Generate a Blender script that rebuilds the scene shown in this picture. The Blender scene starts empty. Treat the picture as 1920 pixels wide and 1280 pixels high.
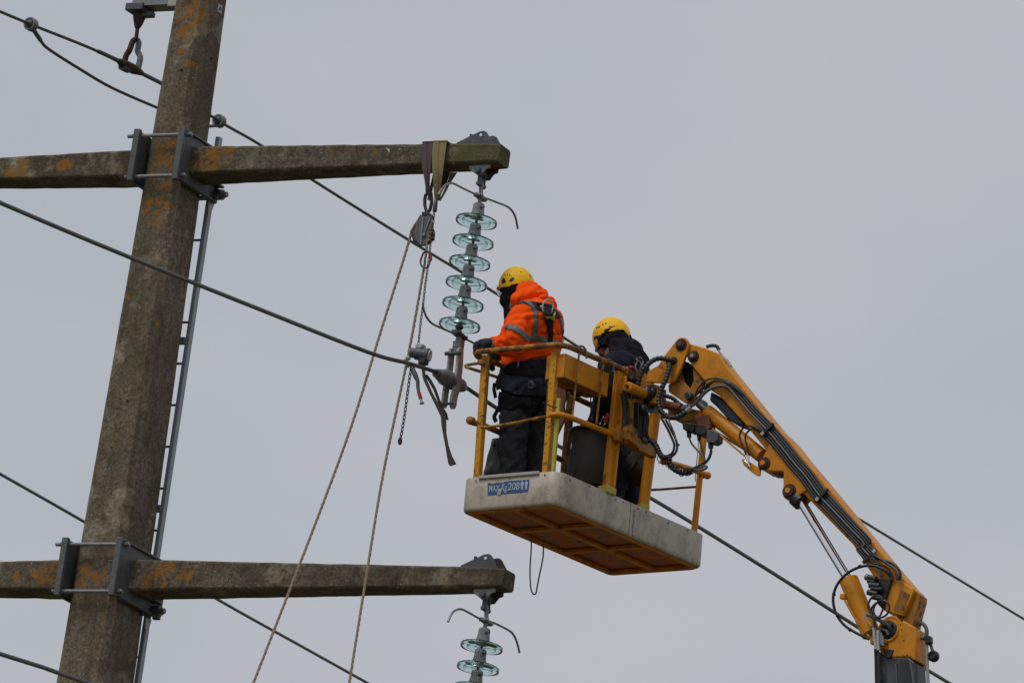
import bpy, bmesh, math, random
import numpy as np
from math import sin, cos, radians, pi
from mathutils import Vector, Matrix

random.seed(7)
S = bpy.context.scene
COL = S.collection

# ---------------------------------------------------------------- camera
FOC = 13000.0                       # focal length in pixels of a 1920 wide frame
ELEV, PHI, ROLL = radians(16), radians(30), radians(8)
FW = np.array([-sin(PHI)*cos(ELEV), cos(PHI)*cos(ELEV), sin(ELEV)])
R0 = np.array([cos(PHI), sin(PHI), 0.0])
U0 = np.cross(R0, FW)
CR = cos(ROLL)*R0 + sin(ROLL)*U0
CU = cos(ROLL)*U0 - sin(ROLL)*R0
CAM = np.array([22.80091677, -34.99411068, 1.6])
cam = bpy.data.objects.new('camera', bpy.data.cameras.new('camera'))
COL.objects.link(cam)
S.camera = cam
cam.data.sensor_width = 36
cam.data.lens = FOC/1920*36
cam.data.clip_start = 0.5
cam.data.clip_end = 6000
cam.matrix_world = Matrix(((CR[0], CU[0], -FW[0], CAM[0]), (CR[1], CU[1], -FW[1], CAM[1]), (CR[2], CU[2], -FW[2], CAM[2]), (0, 0, 0, 1)))
cam.data.dof.use_dof = True
cam.data.dof.focus_distance = 42.0
cam.data.dof.aperture_fstop = 9.0

# ---------------------------------------------------------------- light
SUN_EL, SUN_AZ = radians(58), radians(205)      # azimuth clockwise from +Y
world = bpy.data.worlds.new('World')
S.world = world
world.use_nodes = True
wn = world.node_tree
for n in list(wn.nodes): wn.nodes.remove(n)
def N(t, typ, **kw):
    n = t.nodes.new(typ)
    for k, v in kw.items(): setattr(n, k, v)
    return n
wo = N(wn, 'ShaderNodeOutputWorld'); bg = N(wn, 'ShaderNodeBackground')
sky = N(wn, 'ShaderNodeTexSky', sky_type='NISHITA', sun_disc=False, sun_elevation=SUN_EL, sun_rotation=SUN_AZ)
tc = N(wn, 'ShaderNodeTexCoord'); mp = N(wn, 'ShaderNodeMapping')
mp.inputs['Scale'].default_value = (5, 5, 9); mp.inputs['Location'].default_value = (1.37, .71, .43)
cn = N(wn, 'ShaderNodeTexNoise'); cn.inputs['Scale'].default_value = 1.6; cn.inputs['Detail'].default_value = 5
cr = N(wn, 'ShaderNodeValToRGB')                  # thick even cloud, a touch bluer where it thins
cr.color_ramp.elements[0].position = 0.40; cr.color_ramp.elements[0].color = (4.42, 4.70, 5.14, 1)
cr.color_ramp.elements[1].position = 0.60; cr.color_ramp.elements[1].color = (5.08, 5.12, 5.38, 1)
mx = N(wn, 'ShaderNodeMix', data_type='RGBA'); mx.inputs[0].default_value = 0.94
L_ = wn.links.new
L_(tc.outputs['Generated'], mp.inputs[0]); L_(mp.outputs[0], cn.inputs['Vector']); L_(cn.outputs['Fac'], cr.inputs[0])
L_(sky.outputs[0], mx.inputs[6]); L_(cr.outputs[0], mx.inputs[7]); L_(mx.outputs[2], bg.inputs['Color'])
bg.inputs['Strength'].default_value = 0.1
L_(bg.outputs[0], wo.inputs['Surface'])
sun = bpy.data.objects.new('sun', bpy.data.lights.new('sun', 'SUN'))
COL.objects.link(sun)
sun.data.energy = 1.40
sun.data.angle = radians(24)
sun.data.color = (1.0, 0.97, 0.93)
sd = Vector((sin(SUN_AZ)*cos(SUN_EL), cos(SUN_AZ)*cos(SUN_EL), sin(SUN_EL)))
sun.rotation_euler = sd.to_track_quat('Z', 'Y').to_euler()
S.view_settings.view_transform = 'Standard'
S.view_settings.look = 'None'
S.view_settings.gamma = 1
S.view_settings.exposure = 0
S.view_settings.use_curve_mapping = False

# ---------------------------------------------------------------- helpers: from a pixel to a place
V3 = lambda *a: np.array(a, float)
def ray(px, py): return FW + CR*(px-960)/FOC + CU*(640-py)/FOC
def on_plane(px, py, P, n):
    r = ray(px, py); return CAM + r*(((P-CAM)@n)/(r@n))
def W(px, py, y=0.0):  return on_plane(px, py, V3(0, y, 0), V3(0, 1, 0))
def WX(px, py, x):     return on_plane(px, py, V3(x, 0, 0), V3(1, 0, 0))
def proj(P):
    d = np.asarray(P)-CAM; z = d@FW
    return 960+FOC*(d@CR)/z, 640-FOC*(d@CU)/z, z
def crop(s, ox, oy): return lambda x, y: (x/s+ox, y/s+oy)
unit = lambda v: v/np.linalg.norm(v)
Z = V3(0, 0, 1); X = V3(1, 0, 0); Y = V3(0, 1, 0)

# the basket's own axes (it hangs a little out of true)
BO = V3(3.196, -.249, 12.085)
def _rot():
    rx, ry, rz = .044, -.029, -.112
    Rz = np.array([[cos(rz), -sin(rz), 0], [sin(rz), cos(rz), 0], [0, 0, 1]])
    Ry = np.array([[cos(ry), 0, sin(ry)], [0, 1, 0], [-sin(ry), 0, cos(ry)]])
    Rx = np.array([[1, 0, 0], [0, cos(rx), -sin(rx)], [0, sin(rx), cos(rx)]])
    return Rz@Ry@Rx
_M = _rot()
BA, BB, BU = -_M[:, 0], _M[:, 1], _M[:, 2]
BW, BL, BH = .71, 1.64, .203
def Bp(a, b, z): return BO + a*BA + b*BB + z*BU
def Bpl(px, py, axis, v):             # pixel onto a plane of the basket
    n = (BA, BB, BU)[axis]; return on_plane(px, py, BO+v*n, n)
# the boom's plane
GP = Bp(0, .78, 0)*V3(1, 1, 0)
GU = V3(cos(radians(-3)), sin(radians(-3)), 0); GN = np.cross(GU, Z)
def G(px, py, off=0.0): return on_plane(px, py, GP+GN*off, GN)

# ---------------------------------------------------------------- helpers: objects
ORI = {}
def tag(o, label=None, cat=None, group=None, kind=None):
    if label: o['label'] = label
    if cat: o['category'] = cat
    if group: o['group'] = group
    if kind: o['kind'] = kind
    return o
def thing(name, loc, label, cat, group=None):
    o = bpy.data.objects.new(name, None); COL.objects.link(o)
    o.location = loc; o.empty_display_size = .1; ORI[o] = np.array(loc, float)
    return tag(o, label, cat, group)
def root_origin(p):
    while p is not None:
        if p in ORI and p.parent is None: return ORI[p]
        p = p.parent
    return V3(0, 0, 0)

def catmull(pts, n=6, closed=False):
    P = [np.asarray(p, float) for p in pts]
    if len(P) < 3: return P
    out = []
    m = len(P)
    rng = range(m) if closed else range(m-1)
    for i in rng:
        p1, p2 = P[i % m], P[(i+1) % m]
        p0 = P[(i-1) % m] if (closed or i > 0) else 2*p1-p2
        p3 = P[(i+2) % m] if (closed or i+2 < m) else 2*p2-p1
        for k in range(n):
            t = k/n
            out.append(.5*((2*p1)+(-p0+p2)*t+(2*p0-5*p1+4*p2-p3)*t*t+(-p0+3*p1-3*p2+p3)*t**3))
    if not closed: out.append(P[-1])
    return out

class MB:
    def __init__(s): s.v = []; s.f = []
    def add(s, vs, fs):
        b = len(s.v); s.v += [tuple(map(float, v)) for v in vs]; s.f += [[b+i for i in f] for f in fs]; return s
    def box(s, c, ax, d):
        c = np.asarray(c, float); a = [np.asarray(ax[i])*d[i]/2 for i in range(3)]
        vs = [c+sx*a[0]+sy*a[1]+sz*a[2] for sx in (-1, 1) for sy in (-1, 1) for sz in (-1, 1)]
        return s.add(vs, [(0, 1, 3, 2), (4, 6, 7, 5), (0, 4, 5, 1), (2, 3, 7, 6), (0, 2, 6, 4), (1, 5, 7, 3)])
    def bar(s, p, q, w, h, side):     # rectangular bar from p to q; side = direction of w
        p, q = np.asarray(p, float), np.asarray(q, float); d = unit(q-p)
        a = unit(side-(side@d)*d); b = np.cross(d, a)
        return s.box((p+q)/2, (d, a, b), (np.linalg.norm(q-p), w, h))
    def prism(s, pts, vec):
        n = len(pts); pts = [np.asarray(p, float) for p in pts]
        vs = pts+[p+vec for p in pts]
        return s.add(vs, [list(range(n)), list(range(2*n-1, n-1, -1))]+[(i, (i+1) % n, n+(i+1) % n, n+i) for i in range(n)])
    def tube(s, pts, r, n=10, caps=True, closed=False, flat=None):
        P = [np.asarray(p, float) for p in pts]; m = len(P)
        rr = r if hasattr(r, '__len__') else [r]*m
        T = []
        for i in range(m):
            a = P[(i-1) % m] if (closed or i) else P[0]; b = P[(i+1) % m] if (closed or i < m-1) else P[-1]
            T.append(unit(b-a))
        up = Z if abs(T[0]@Z) < .9 else X
        u = unit(up-(up@T[0])*T[0]); vs = []
        for i in range(m):
            u = unit(u-(u@T[i])*T[i]); w = np.cross(T[i], u)
            for k in range(n):
                a = 2*pi*k/n; vs.append(P[i]+rr[i]*(cos(a)*u+sin(a)*w))
        fs = []
        for i in range(m if closed else m-1):
            j = (i+1) % m
            for k in range(n):
                fs.append((i*n+k, i*n+(k+1) % n, j*n+(k+1) % n, j*n+k))
        if caps and not closed: fs += [list(range(n)), list(range(m*n-1, (m-1)*n-1, -1))]
        return s.add(vs, fs)
    def cyl(s, p, q, r, n=16, r2=None): return s.tube([p, q], [r, r if r2 is None else r2], n)
    def lathe(s, o, ax, prof, n=32, closed=False):
        ax = unit(np.asarray(ax, float)); up = X if abs(ax@X) < .9 else Y
        u = unit(up-(up@ax)*ax); w = np.cross(ax, u); vs = []; m = len(prof)
        for r, h in prof:
            for k in range(n):
                a = 2*pi*k/n; vs.append(o+ax*h+max(r, 1e-5)*(cos(a)*u+sin(a)*w))
        fs = [(i*n+k, i*n+(k+1) % n, ((i+1) % m)*n+(k+1) % n, ((i+1) % m)*n+k) for i in range(m if closed else m-1) for k in range(n)]
        if not closed: fs += [list(range(n)), list(range(m*n-1, (m-1)*n-1, -1))]
        return s.add(vs, fs)
    def ball(s, c, r, sc=(1, 1, 1), n=12):
        prof = [(cos(a), sin(a)) for a in np.linspace(-pi/2, pi/2, n//2+3)]
        t = MB().lathe(V3(0, 0, 0), Z, prof, n)
        return s.add([np.asarray(c)+np.asarray(v)*r*np.asarray(sc) for v in t.v], t.f)
    def build(s, name, mat, parent=None, bevel=0, smooth=True, ang=35, seg=2, kind=None, label=None):
        o0 = root_origin(parent)
        me = bpy.data.meshes.new(name)
        me.from_pydata([tuple(np.asarray(v)-o0) for v in s.v], [], s.f)
        bm = bmesh.new(); bm.from_mesh(me); bmesh.ops.recalc_face_normals(bm, faces=bm.faces); bm.to_mesh(me); bm.free()
        me.materials.append(mat)
        if smooth:
            me.polygons.foreach_set('use_smooth', [True]*len(me.polygons)); me.set_sharp_from_angle(angle=radians(ang))
        o = bpy.data.objects.new(name, me); COL.objects.link(o)
        if parent is not None: o.parent = parent
        if bevel:
            b = o.modifiers.new('bevel', 'BEVEL'); b.width = bevel; b.segments = seg; b.limit_method = 'ANGLE'; b.angle_limit = radians(40)
        if kind: o['kind'] = kind
        if label: o['label'] = label
        return o

# ---------------------------------------------------------------- materials
def new_mat(name):
    m = bpy.data.materials.new(name); m.use_nodes = True; t = m.node_tree
    return m, t, t.nodes['Principled BSDF']
def mix(t, fac, a, b):
    n = N(t, 'ShaderNodeMix', data_type='RGBA')
    for i, v in ((0, fac), (6, a), (7, b)):
        if hasattr(v, 'is_output'): t.links.new(v, n.inputs[i])
        else: n.inputs[i].default_value = v if i == 0 else (v[0], v[1], v[2], 1)
    return n.outputs[2]
def noise(t, scale, detail=4, rough=.6, stretch=None, dist=0):
    c = N(t, 'ShaderNodeTexCoord'); out = c.outputs['Object']
    if stretch:
        mpn = N(t, 'ShaderNodeMapping'); mpn.inputs['Scale'].default_value = stretch
        t.links.new(out, mpn.inputs[0]); out = mpn.outputs[0]
    n = N(t, 'ShaderNodeTexNoise'); n.inputs['Scale'].default_value = scale; n.inputs['Detail'].default_value = detail
    n.inputs['Roughness'].default_value = rough; n.inputs['Distortion'].default_value = dist
    t.links.new(out, n.inputs['Vector']); return n.outputs['Fac']
def ramp(t, v, lo, hi, flip=False):
    n = N(t, 'ShaderNodeMapRange'); n.inputs['From Min'].default_value = lo; n.inputs['From Max'].default_value = hi
    if flip: n.inputs['To Min'].default_value = 1; n.inputs['To Max'].default_value = 0
    t.links.new(v, n.inputs['Value']); return n.outputs['Result']
def mul(t, a, b):
    n = N(t, 'ShaderNodeMath', operation='MULTIPLY')
    for i, v in enumerate((a, b)):
        if hasattr(v, 'is_output'): t.links.new(v, n.inputs[i])
        else: n.inputs[i].default_value = v
    return n.outputs[0]
def bump(t, b, h, dist, strength=1):
    n = N(t, 'ShaderNodeBump'); n.inputs['Distance'].default_value = dist; n.inputs['Strength'].default_value = strength
    t.links.new(h, n.inputs['Height']); t.links.new(n.outputs[0], b.inputs['Normal'])
def simple(name, col, rough=.6, metal=0, var=.25, scale=12, dirt=None, dirt_amt=.5, bumpd=0, stretch=None, spec=.5):
    m, t, b = new_mat(name)
    c = mix(t, noise(t, scale, 5, .6, stretch), tuple(x*(1-var) for x in col), tuple(min(1, x*(1+var)) for x in col))
    if dirt: c = mix(t, mul(t, ramp(t, noise(t, scale*2.3, 6, .7, stretch), .52, .68), dirt_amt), c, dirt)
    t.links.new(c, b.inputs['Base Color'])
    b.inputs['Roughness'].default_value = rough; b.inputs['Metallic'].default_value = metal
    b.inputs['Specular IOR Level'].default_value = spec
    if bumpd: bump(t, b, noise(t, scale*6, 5, .7, stretch), bumpd)
    return m
LICHEN = [(365, 25, .13), (352, 60, .09), (345, 100, .05), (356, 122, .06), (312, 292, .12), (332, 320, .08), (302, 395, .12), (285, 380, .06), (318, 352, .06), (305, 425, .05), (292, 330, .05), (365, 10, .05),
          (180, 1085, .12), (185, 1100, .08), (400, 292, .11), (378, 300, .07), (430, 288, .06), (130, 300, .07), (112, 308, .05), (38, 312, .08), (20, 320, .06), (70, 305, .04), (298, 1075, .09), (272, 1090, .06), (345, 1068, .08), (320, 1060, .05), (80, 1070, .10), (105, 1080, .06), (30, 1078, .06), (832, 1080, .05), (940, 300, .045), (150, 1165, .05), (140, 1225, .06), (245, 560, .05), (222, 700, .05)]
def concrete(name, base, dark, lich, green=0.0, seed=0.0, lo=.60, moss=None):
    m, t, b = new_mat(name)
    sp = (1, 1, 1)
    big = noise(t, 2.1+seed, 6, .65, (1.3, 1.3, .7))
    c = mix(t, ramp(t, big, .36, .66), dark, base)
    fine = noise(t, 55, 6, .8)
    c = mix(t, ramp(t, fine, .38, .68), tuple(x*.62 for x in dark), c)
    blot = noise(t, 15+seed, 5, .7)
    c = mix(t, mul(t, ramp(t, blot, .53, .62), .55), c, tuple(x*.45 for x in dark))
    stn = noise(t, 5, 5, .65, (2.2, 2.2, .45) if name.startswith('weathered') else (.7, 2, 2)); c = mix(t, mul(t, ramp(t, stn, .50, .64), .6), c, tuple(x*.55 for x in dark))
    pal = noise(t, 3.3+seed, 5, .7); c = mix(t, mul(t, ramp(t, pal, .56, .68), .5), c, tuple(min(1, x*1.35) for x in base))
    gr = noise(t, 5.5, 5, .6)
    c = mix(t, mul(t, ramp(t, gr, .48, .64), green), c, (.075, .085, .022))
    l1 = noise(t, 5.2+seed, 3, .55, None, .4); l2 = noise(t, 24, 4, .7)
    co = N(t, 'ShaderNodeTexCoord').outputs['Object']; acc = None
    for px, py, r in LICHEN:                       # where the colonies have taken hold
        p = W(px, py, -.13); dn_ = N(t, 'ShaderNodeVectorMath', operation='DISTANCE'); dn_.inputs[1].default_value = tuple(p); t.links.new(co, dn_.inputs[0])
        v = ramp(t, dn_.outputs['Value'], r*.15, r*1.25, True)
        if acc is None: acc = v
        else:
            mm = N(t, 'ShaderNodeMath', operation='MAXIMUM'); t.links.new(acc, mm.inputs[0]); t.links.new(v, mm.inputs[1]); acc = mm.outputs[0]
    ad = N(t, 'ShaderNodeMath', operation='MULTIPLY_ADD'); t.links.new(acc, ad.inputs[0]); ad.inputs[1].default_value = .32
    t.links.new(noise(t, 13+seed, 4, .65, None, .5), ad.inputs[2])
    lm = mul(t, ramp(t, ad.outputs[0], .635, .70), ramp(t, l2, .38, .55))
    lich = mix(t, noise(t, 21, 4, .6), lich, (.17, .095, .028))
    if moss:
        sx = N(t, 'ShaderNodeSeparateXYZ'); t.links.new(co, sx.inputs[0])
        c = mix(t, mul(t, mul(t, ramp(t, sx.outputs['X'], *moss), ramp(t, noise(t, 6, 5, .7), .42, .62)), .7), c, (.10, .105, .025))
    c = mix(t, mul(t, lm, .93), c, lich)
    l3 = noise(t, 17+seed, 3, .5); c = mix(t, mul(t, ramp(t, l3, .685, .715), .8), c, (.21, .115, .03))
    vo = N(t, 'ShaderNodeTexVoronoi'); vo.inputs['Scale'].default_value = 42; cc = N(t, 'ShaderNodeTexCoord'); t.links.new(cc.outputs['Object'], vo.inputs['Vector'])
    spk = mul(t, ramp(t, vo.outputs['Distance'], .13, .20, True), ramp(t, noise(t, 7, 3, .5), .56, .60))
    c = mix(t, mul(t, spk, .6), c, (.48, .46, .42))
    t.links.new(c, b.inputs['Base Color']); b.inputs['Roughness'].default_value = .92; b.inputs['Specular IOR Level'].default_value = .25
    n1 = N(t, 'ShaderNodeMath', operation='ADD'); t.links.new(fine, n1.inputs[0]); t.links.new(blot, n1.inputs[1])
    bump(t, b, n1.outputs[0], .006)
    return m
def paint(name, col, rust, amt=.6, lo=.60, scale=9, rough=.42, grime=.35, chips=.8):
    m, t, b = new_mat(name)
    c = mix(t, noise(t, 5, 5, .6), tuple(x*.82 for x in col), tuple(min(1, x*1.12) for x in col))
    c = mix(t, mul(t, ramp(t, noise(t, 6.5, 6, .7), .45, .75), grime), c, tuple(x*.35 for x in col))
    rm = mul(t, ramp(t, noise(t, scale, 7, .75), lo, lo+.05), amt)
    c = mix(t, rm, c, rust); b.inputs['Specular IOR Level'].default_value = .3
    ch = ramp(t, noise(t, scale*(5 if chips < 1 else 2.4), 5, .75), .66 if chips < 1 else .60, .69 if chips < 1 else .625)
    c = mix(t, mul(t, ch, chips), c, (.035, .022, .015))
    t.links.new(c, b.inputs['Base Color'])
    rg = N(t, 'ShaderNodeMapRange'); rg.inputs['To Min'].default_value = rough; rg.inputs['To Max'].default_value = .9
    t.links.new(rm, rg.inputs['Value']); t.links.new(rg.outputs['Result'], b.inputs['Roughness'])
    bump(t, b, noise(t, 60, 4, .6), .0012)
    return m

M = {}
M['pole'] = concrete('weathered_concrete', (.385, .33, .25), (.138, .106, .070), (.40, .155, .012), .14, 0, .60)
M['arm'] = concrete('mossy_concrete', (.32, .275, .205), (.112, .088, .058), (.40, .16, .014), .14, .8, .62)
M['arm_tip'] = concrete('green_tipped_concrete', (.30, .26, .19), (.108, .086, .057), (.40, .16, .014), .2, .3, .62, (1.80, 1.98))
M['galv'] = simple('galvanised_steel', (.23, .235, .245), .5, .3, .25, 20, (.09, .085, .08), .7, .0006)
M['galv_dark'] = simple('dull_steel', (.095, .098, .108), .55, .45, .3, 20, (.04, .036, .032), .6, .0006)
M['ladder'] = simple('blue_grey_galvanised', (.30, .335, .38), .5, .15, .15, 14, (.18, .18, .19), .5)
M['clamp'] = simple('weathered_clamp_steel', (.115, .118, .126), .6, .25, .3, 14, (.07, .06, .055), .7, .0008)
M['galv_light'] = simple('bright_galvanised', (.42, .42, .41), .6, .1, .25, 26, (.10, .085, .07), .7, .0006)
M['rusty'] = simple('rusty_iron', (.055, .026, .021), .8, .2, .4, 24, (.20, .09, .045), .6, .001)
M['cap'] = simple('insulator_cap_iron', (.23, .235, .245), .65, .1, .28, 24, (.08, .078, .075), .6, .0008)
M['wire'] = simple('aluminium_strand', (.12, .125, .115), .55, .5, .25, 8, (.05, .05, .045), .6, 0)
M['wire_far'] = simple('old_strand', (.085, .078, .06), .6, .4, .25, 8, None, 0, 0)
M['horn'] = simple('horn_steel', (.23, .23, .225), .45, .6, .3, 14, (.08, .06, .045), .7, 0)
M['rope'] = simple('hemp_rope', (.34, .27, .19), .9, 0, .25, 60, (.16, .12, .08), .6, .002)
M['sling_purple'] = simple('purple_webbing', (.105, .070, .072), .85, 0, .25, 25, (.06, .04, .045), .6, .0008, (1, 1, .3))
M['sling_olive'] = simple('olive_webbing', (.26, .215, .095), .85, 0, .25, 25, (.11, .085, .04), .7, .0008, (1, 1, .3))
M['strap_dark'] = simple('dark_webbing', (.055, .04, .032), .85, 0, .35, 25, (.10, .075, .06), .5, .0008)
M['chain'] = simple('chain_steel', (.06, .05, .045), .55, .5, .3, 40)
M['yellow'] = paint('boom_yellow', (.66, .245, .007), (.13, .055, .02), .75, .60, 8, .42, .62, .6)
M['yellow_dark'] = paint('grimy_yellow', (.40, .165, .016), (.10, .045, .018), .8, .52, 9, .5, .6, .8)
M['yellow_post'] = paint('chipped_yellow', (.66, .30, .010), (.16, .075, .02), .9, .55, 20, .42, .25, 1)
M['rail'] = paint('rusted_rail', (.46, .20, .02), (.12, .06, .035), .9, .47, 16, .6, .4, .9)
M['rust_orange'] = paint('rust_orange_frame', (.60, .21, .025), (.25, .085, .025), .7, .55, 9, .6, .25, .4)
M['panel_under'] = paint('speckled_floor', (.55, .130, .025), (.22, .165, .13), .85, .50, 17, .7, .15, 0)
M['window'] = paint('rubbed_brown_yellow', (.30, .13, .02), (.10, .045, .018), .8, .52, 12, .5, .6, .8)
M['lime'] = simple('yellow_green_tape', (.46, .42, .05), .6, 0, .15, 20, (.18, .14, .03), .7)
def aluminium():
    m, t, b = new_mat('worn_aluminium')
    c = mix(t, noise(t, 3.5, 6, .65, (1.6, 1.6, 1.2)), (.35, .30, .235), (.54, .485, .395))
    c = mix(t, mul(t, ramp(t, noise(t, 6, 7, .75, (1.2, 1.2, 1)), .47, .62), .6), c, (.20, .165, .125))
    c = mix(t, mul(t, ramp(t, noise(t, 30, 5, .7, (1.2, 1.2, 1)), .62, .68), .7), c, (.09, .085, .08))
    c = mix(t, mul(t, ramp(t, noise(t, 13, 4, .7, (1, 1, 3)), .66, .72), .8), c, (.62, .62, .62))
    c = mix(t, mul(t, ramp(t, noise(t, 26, 5, .8, (1, 1, 7)), .60, .64), .6), c, (.15, .125, .10))
    c = mix(t, mul(t, ramp(t, noise(t, 19, 5, .8, (1, 1, .25)), .64, .67), .55), c, (.12, .105, .09))
    c = mix(t, mul(t, ramp(t, noise(t, 8, 7, .8), .60, .66), .5), c, (.17, .13, .09))
    t.links.new(c, b.inputs['Base Color']); b.inputs['Metallic'].default_value = .12
    b.inputs['Roughness'].default_value = .52; bump(t, b, noise(t, 5, 4, .6), .006); return m
M['alu'] = aluminium()
M['blue'] = simple('blue_sticker', (.022, .085, .26), .5, 0, .25, 30, (.18, .19, .22), .35)
M['white_ink'] = simple('pale_lettering', (.42, .48, .56), .6, 0, .25, 60, (.12, .18, .30), .7)
M['peel'] = simple('peeled_sticker', (.42, .39, .34), .7, 0, .2, 40)
M['black'] = simple('black_rubber', (.012, .012, .014), .45, 0, .3, 14, (.04, .038, .036), .4)
M['black_matt'] = simple('black_fabric', (.009, .009, .011), .95, 0, .3, 14, (.02, .019, .018), .4, .001, None, .2)
M['black_paint'] = simple('scuffed_black_paint', (.018, .018, .02), .42, 0, .4, 5, (.10, .10, .105), .7, .001, (1, 1, .25))
M['hose'] = simple('spiral_wrap', (.021, .025, .029), .5, 0, .3, 12, (.06, .06, .062), .4)
M['grey_hose'] = simple('grey_hose', (.095, .10, .108), .42, 0, .2, 10, (.05, .05, .055), .5)
M['grey_light'] = simple('pale_hose', (.30, .30, .31), .5, 0, .2, 10)
M['chrome'] = simple('chrome_rod', (.82, .82, .84), .13, 1, .03, 4)
M['navy_cover'] = simple('dark_blue_cover', (.010, .020, .045), .4, 0, .4, 8)
M['green_rope'] = simple('green_cord', (.012, .075, .05), .7, 0, .3, 30)
M['jacket'] = simple('orange_hi_vis', (1.0, .090, .004), .9, 0, .05, 7, (.85, .07, .003), .3, .001, None, .12)
M['reflective'] = simple('grey_reflective_tape', (.115, .112, .108), .55, .1, .15, 20)
M['navy'] = simple('navy_cloth', (.011, .014, .030), .85, 0, .3, 12, None, 0, .001)
M['trouser'] = simple('charcoal_trousers', (.017, .017, .022), .9, 0, .3, 10, (.012, .012, .014), .5, .0015)
M['jeans'] = simple('dark_denim', (.012, .018, .034), .9, 0, .3, 14, None, 0, .001)
M['harness_y'] = simple('yellow_harness_web', (.44, .33, .03), .7, 0, .15, 14, (.2, .14, .02), .4)
M['helmet'] = simple('yellow_helmet_shell', (.90, .50, .008), .5, 0, .05, 8, (.55, .30, .02), .25, 0, None, .25)
M['helmet2'] = simple('deep_yellow_helmet', (.92, .52, .010), .5, 0, .05, 8, (.5, .27, .02), .3, 0, None, .25)
M['skin'] = simple('skin', (.16, .068, .047), .6, 0, .12, 10)  # darkened; shade on the face is put into the colour
M['red'] = simple('red_paint', (.32, .012, .018), .5, 0, .15, 10)
M['canvas'] = simple('dark_canvas', (.036, .031, .024), .9, 0, .3, 16, (.018, .015, .012), .5, .0012)
M['green_black'] = simple('dark_green_rubber', (.010, .016, .015), .5, 0, .3, 10)
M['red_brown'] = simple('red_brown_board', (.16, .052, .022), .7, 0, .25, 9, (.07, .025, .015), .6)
M['hole'] = simple('dark_hole', (.006, .005, .005), .9, 0, .1, 10)  # near black; the dark inside holes and gaps is put into the colour
M['lichen_white'] = simple('pale_lichen', (.46, .47, .43), .9, 0, .2, 60, (.2, .2, .17), .6)
def glass():
    m, t, b = new_mat('green_toughened_glass')
    b.inputs['Base Color'].default_value = (.95, .99, .985, 1); b.inputs['Roughness'].default_value = .13
    b.inputs['IOR'].default_value = 1.33; b.inputs['Transmission Weight'].default_value = 1
    v = N(t, 'ShaderNodeVolumeAbsorption'); v.inputs['Color'].default_value = (.30, .80, .74, 1); v.inputs['Density'].default_value = 13
    t.links.new(v.outputs[0], t.nodes['Material Output'].inputs['Volume'])
    return m
M['glass'] = glass()
def visor():
    m, t, b = new_mat('clear_visor'); b.inputs['Base Color'].default_value = (.9, .9, .9, 1)
    b.inputs['Roughness'].default_value = .05; b.inputs['Transmission Weight'].default_value = 1; b.inputs['IOR'].default_value = 1.2; return m
M['visor'] = visor()
def grass():
    m, t, b = new_mat('rough_field')
    c = mix(t, noise(t, .08, 8, .7), (.055, .07, .03), (.13, .11, .07)); t.links.new(c, b.inputs['Base Color']); b.inputs['Roughness'].default_value = 1; return m
M['ground'] = grass()

# ---------------------------------------------------------------- ground (below the frame)
g = MB(); NG = 24
for i in range(NG+1):
    for j in range(NG+1):
        x = (i/NG*2-1); y = (j/NG*2-1)
        g.v.append((x*abs(x)*3000, y*abs(y)*3000, 0.0))
for i in range(NG):
    for j in range(NG): g.f.append([i*(NG+1)+j, (i+1)*(NG+1)+j, (i+1)*(NG+1)+j+1, i*(NG+1)+j+1])
tag(g.build('ground', M['ground'], None, smooth=False), kind='structure')

# ================================================================ THE POLE
pole = thing('utility_pole', V3(0, 0, 0), 'tall tapering lichen stained concrete pole carrying two pairs of crossarms', 'utility pole')
def half(z): d = 15.4-z; return (.243+.0236*d)/2, (.281+.027*d)/2
def pole_ring(z):
    hx, hy = half(z); c = .036
    return [(-hx+c, -hy, z), (hx-c, -hy, z), (hx, -hy+c, z), (hx, hy-c, z), (hx-c, hy, z), (-hx+c, hy, z), (-hx, hy-c, z), (-hx, -hy+c, z)]
b = MB(); zs = list(np.arange(0, 16.81, .15)); rnd = random.Random(3)
for z in zs:
    for (x, y, zz) in pole_ring(z):
        j = .0014; b.v.append((x+rnd.uniform(-j, j), y+rnd.uniform(-j, j), zz))
for i in range(len(zs)-1):
    for k in range(8): b.f.append([i*8+k, i*8+(k+1) % 8, (i+1)*8+(k+1) % 8, (i+1)*8+k])
b.f += [list(range(8)), list(range(len(zs)*8-1, len(zs)*8-9, -1))]
shaft = b.build('shaft', M['pole'], pole, ang=20)
# bolt holes, drilled plate, pale spots
for px, py, face in ((340, 131, 'f'), (397, 110, 's'), (239, 751, 'f')):
    if face == 'f': p = W(px, py, -half(15)[1]-.004); nx = -Y
    else: p = WX(px, py, half(15)[0]+.004); nx = X
    if py > 500: p = W(px, py, -half(12.9)[1]-.004)
    MB().cyl(p-nx*.02, p+nx*.001, .0085, 14).build('bolt_hole', M['hole'], shaft)
p = WX(412, 17, half(15.4)[0]+.004)
o = MB().box(p, (Y, Z, X), (.05, .055, .006)).build('small_plate', M['galv_light'], pole, bevel=.001)
MB().cyl(p, p+X*.008, .012, 10).build('bolt', M['galv_dark'], o)

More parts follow.
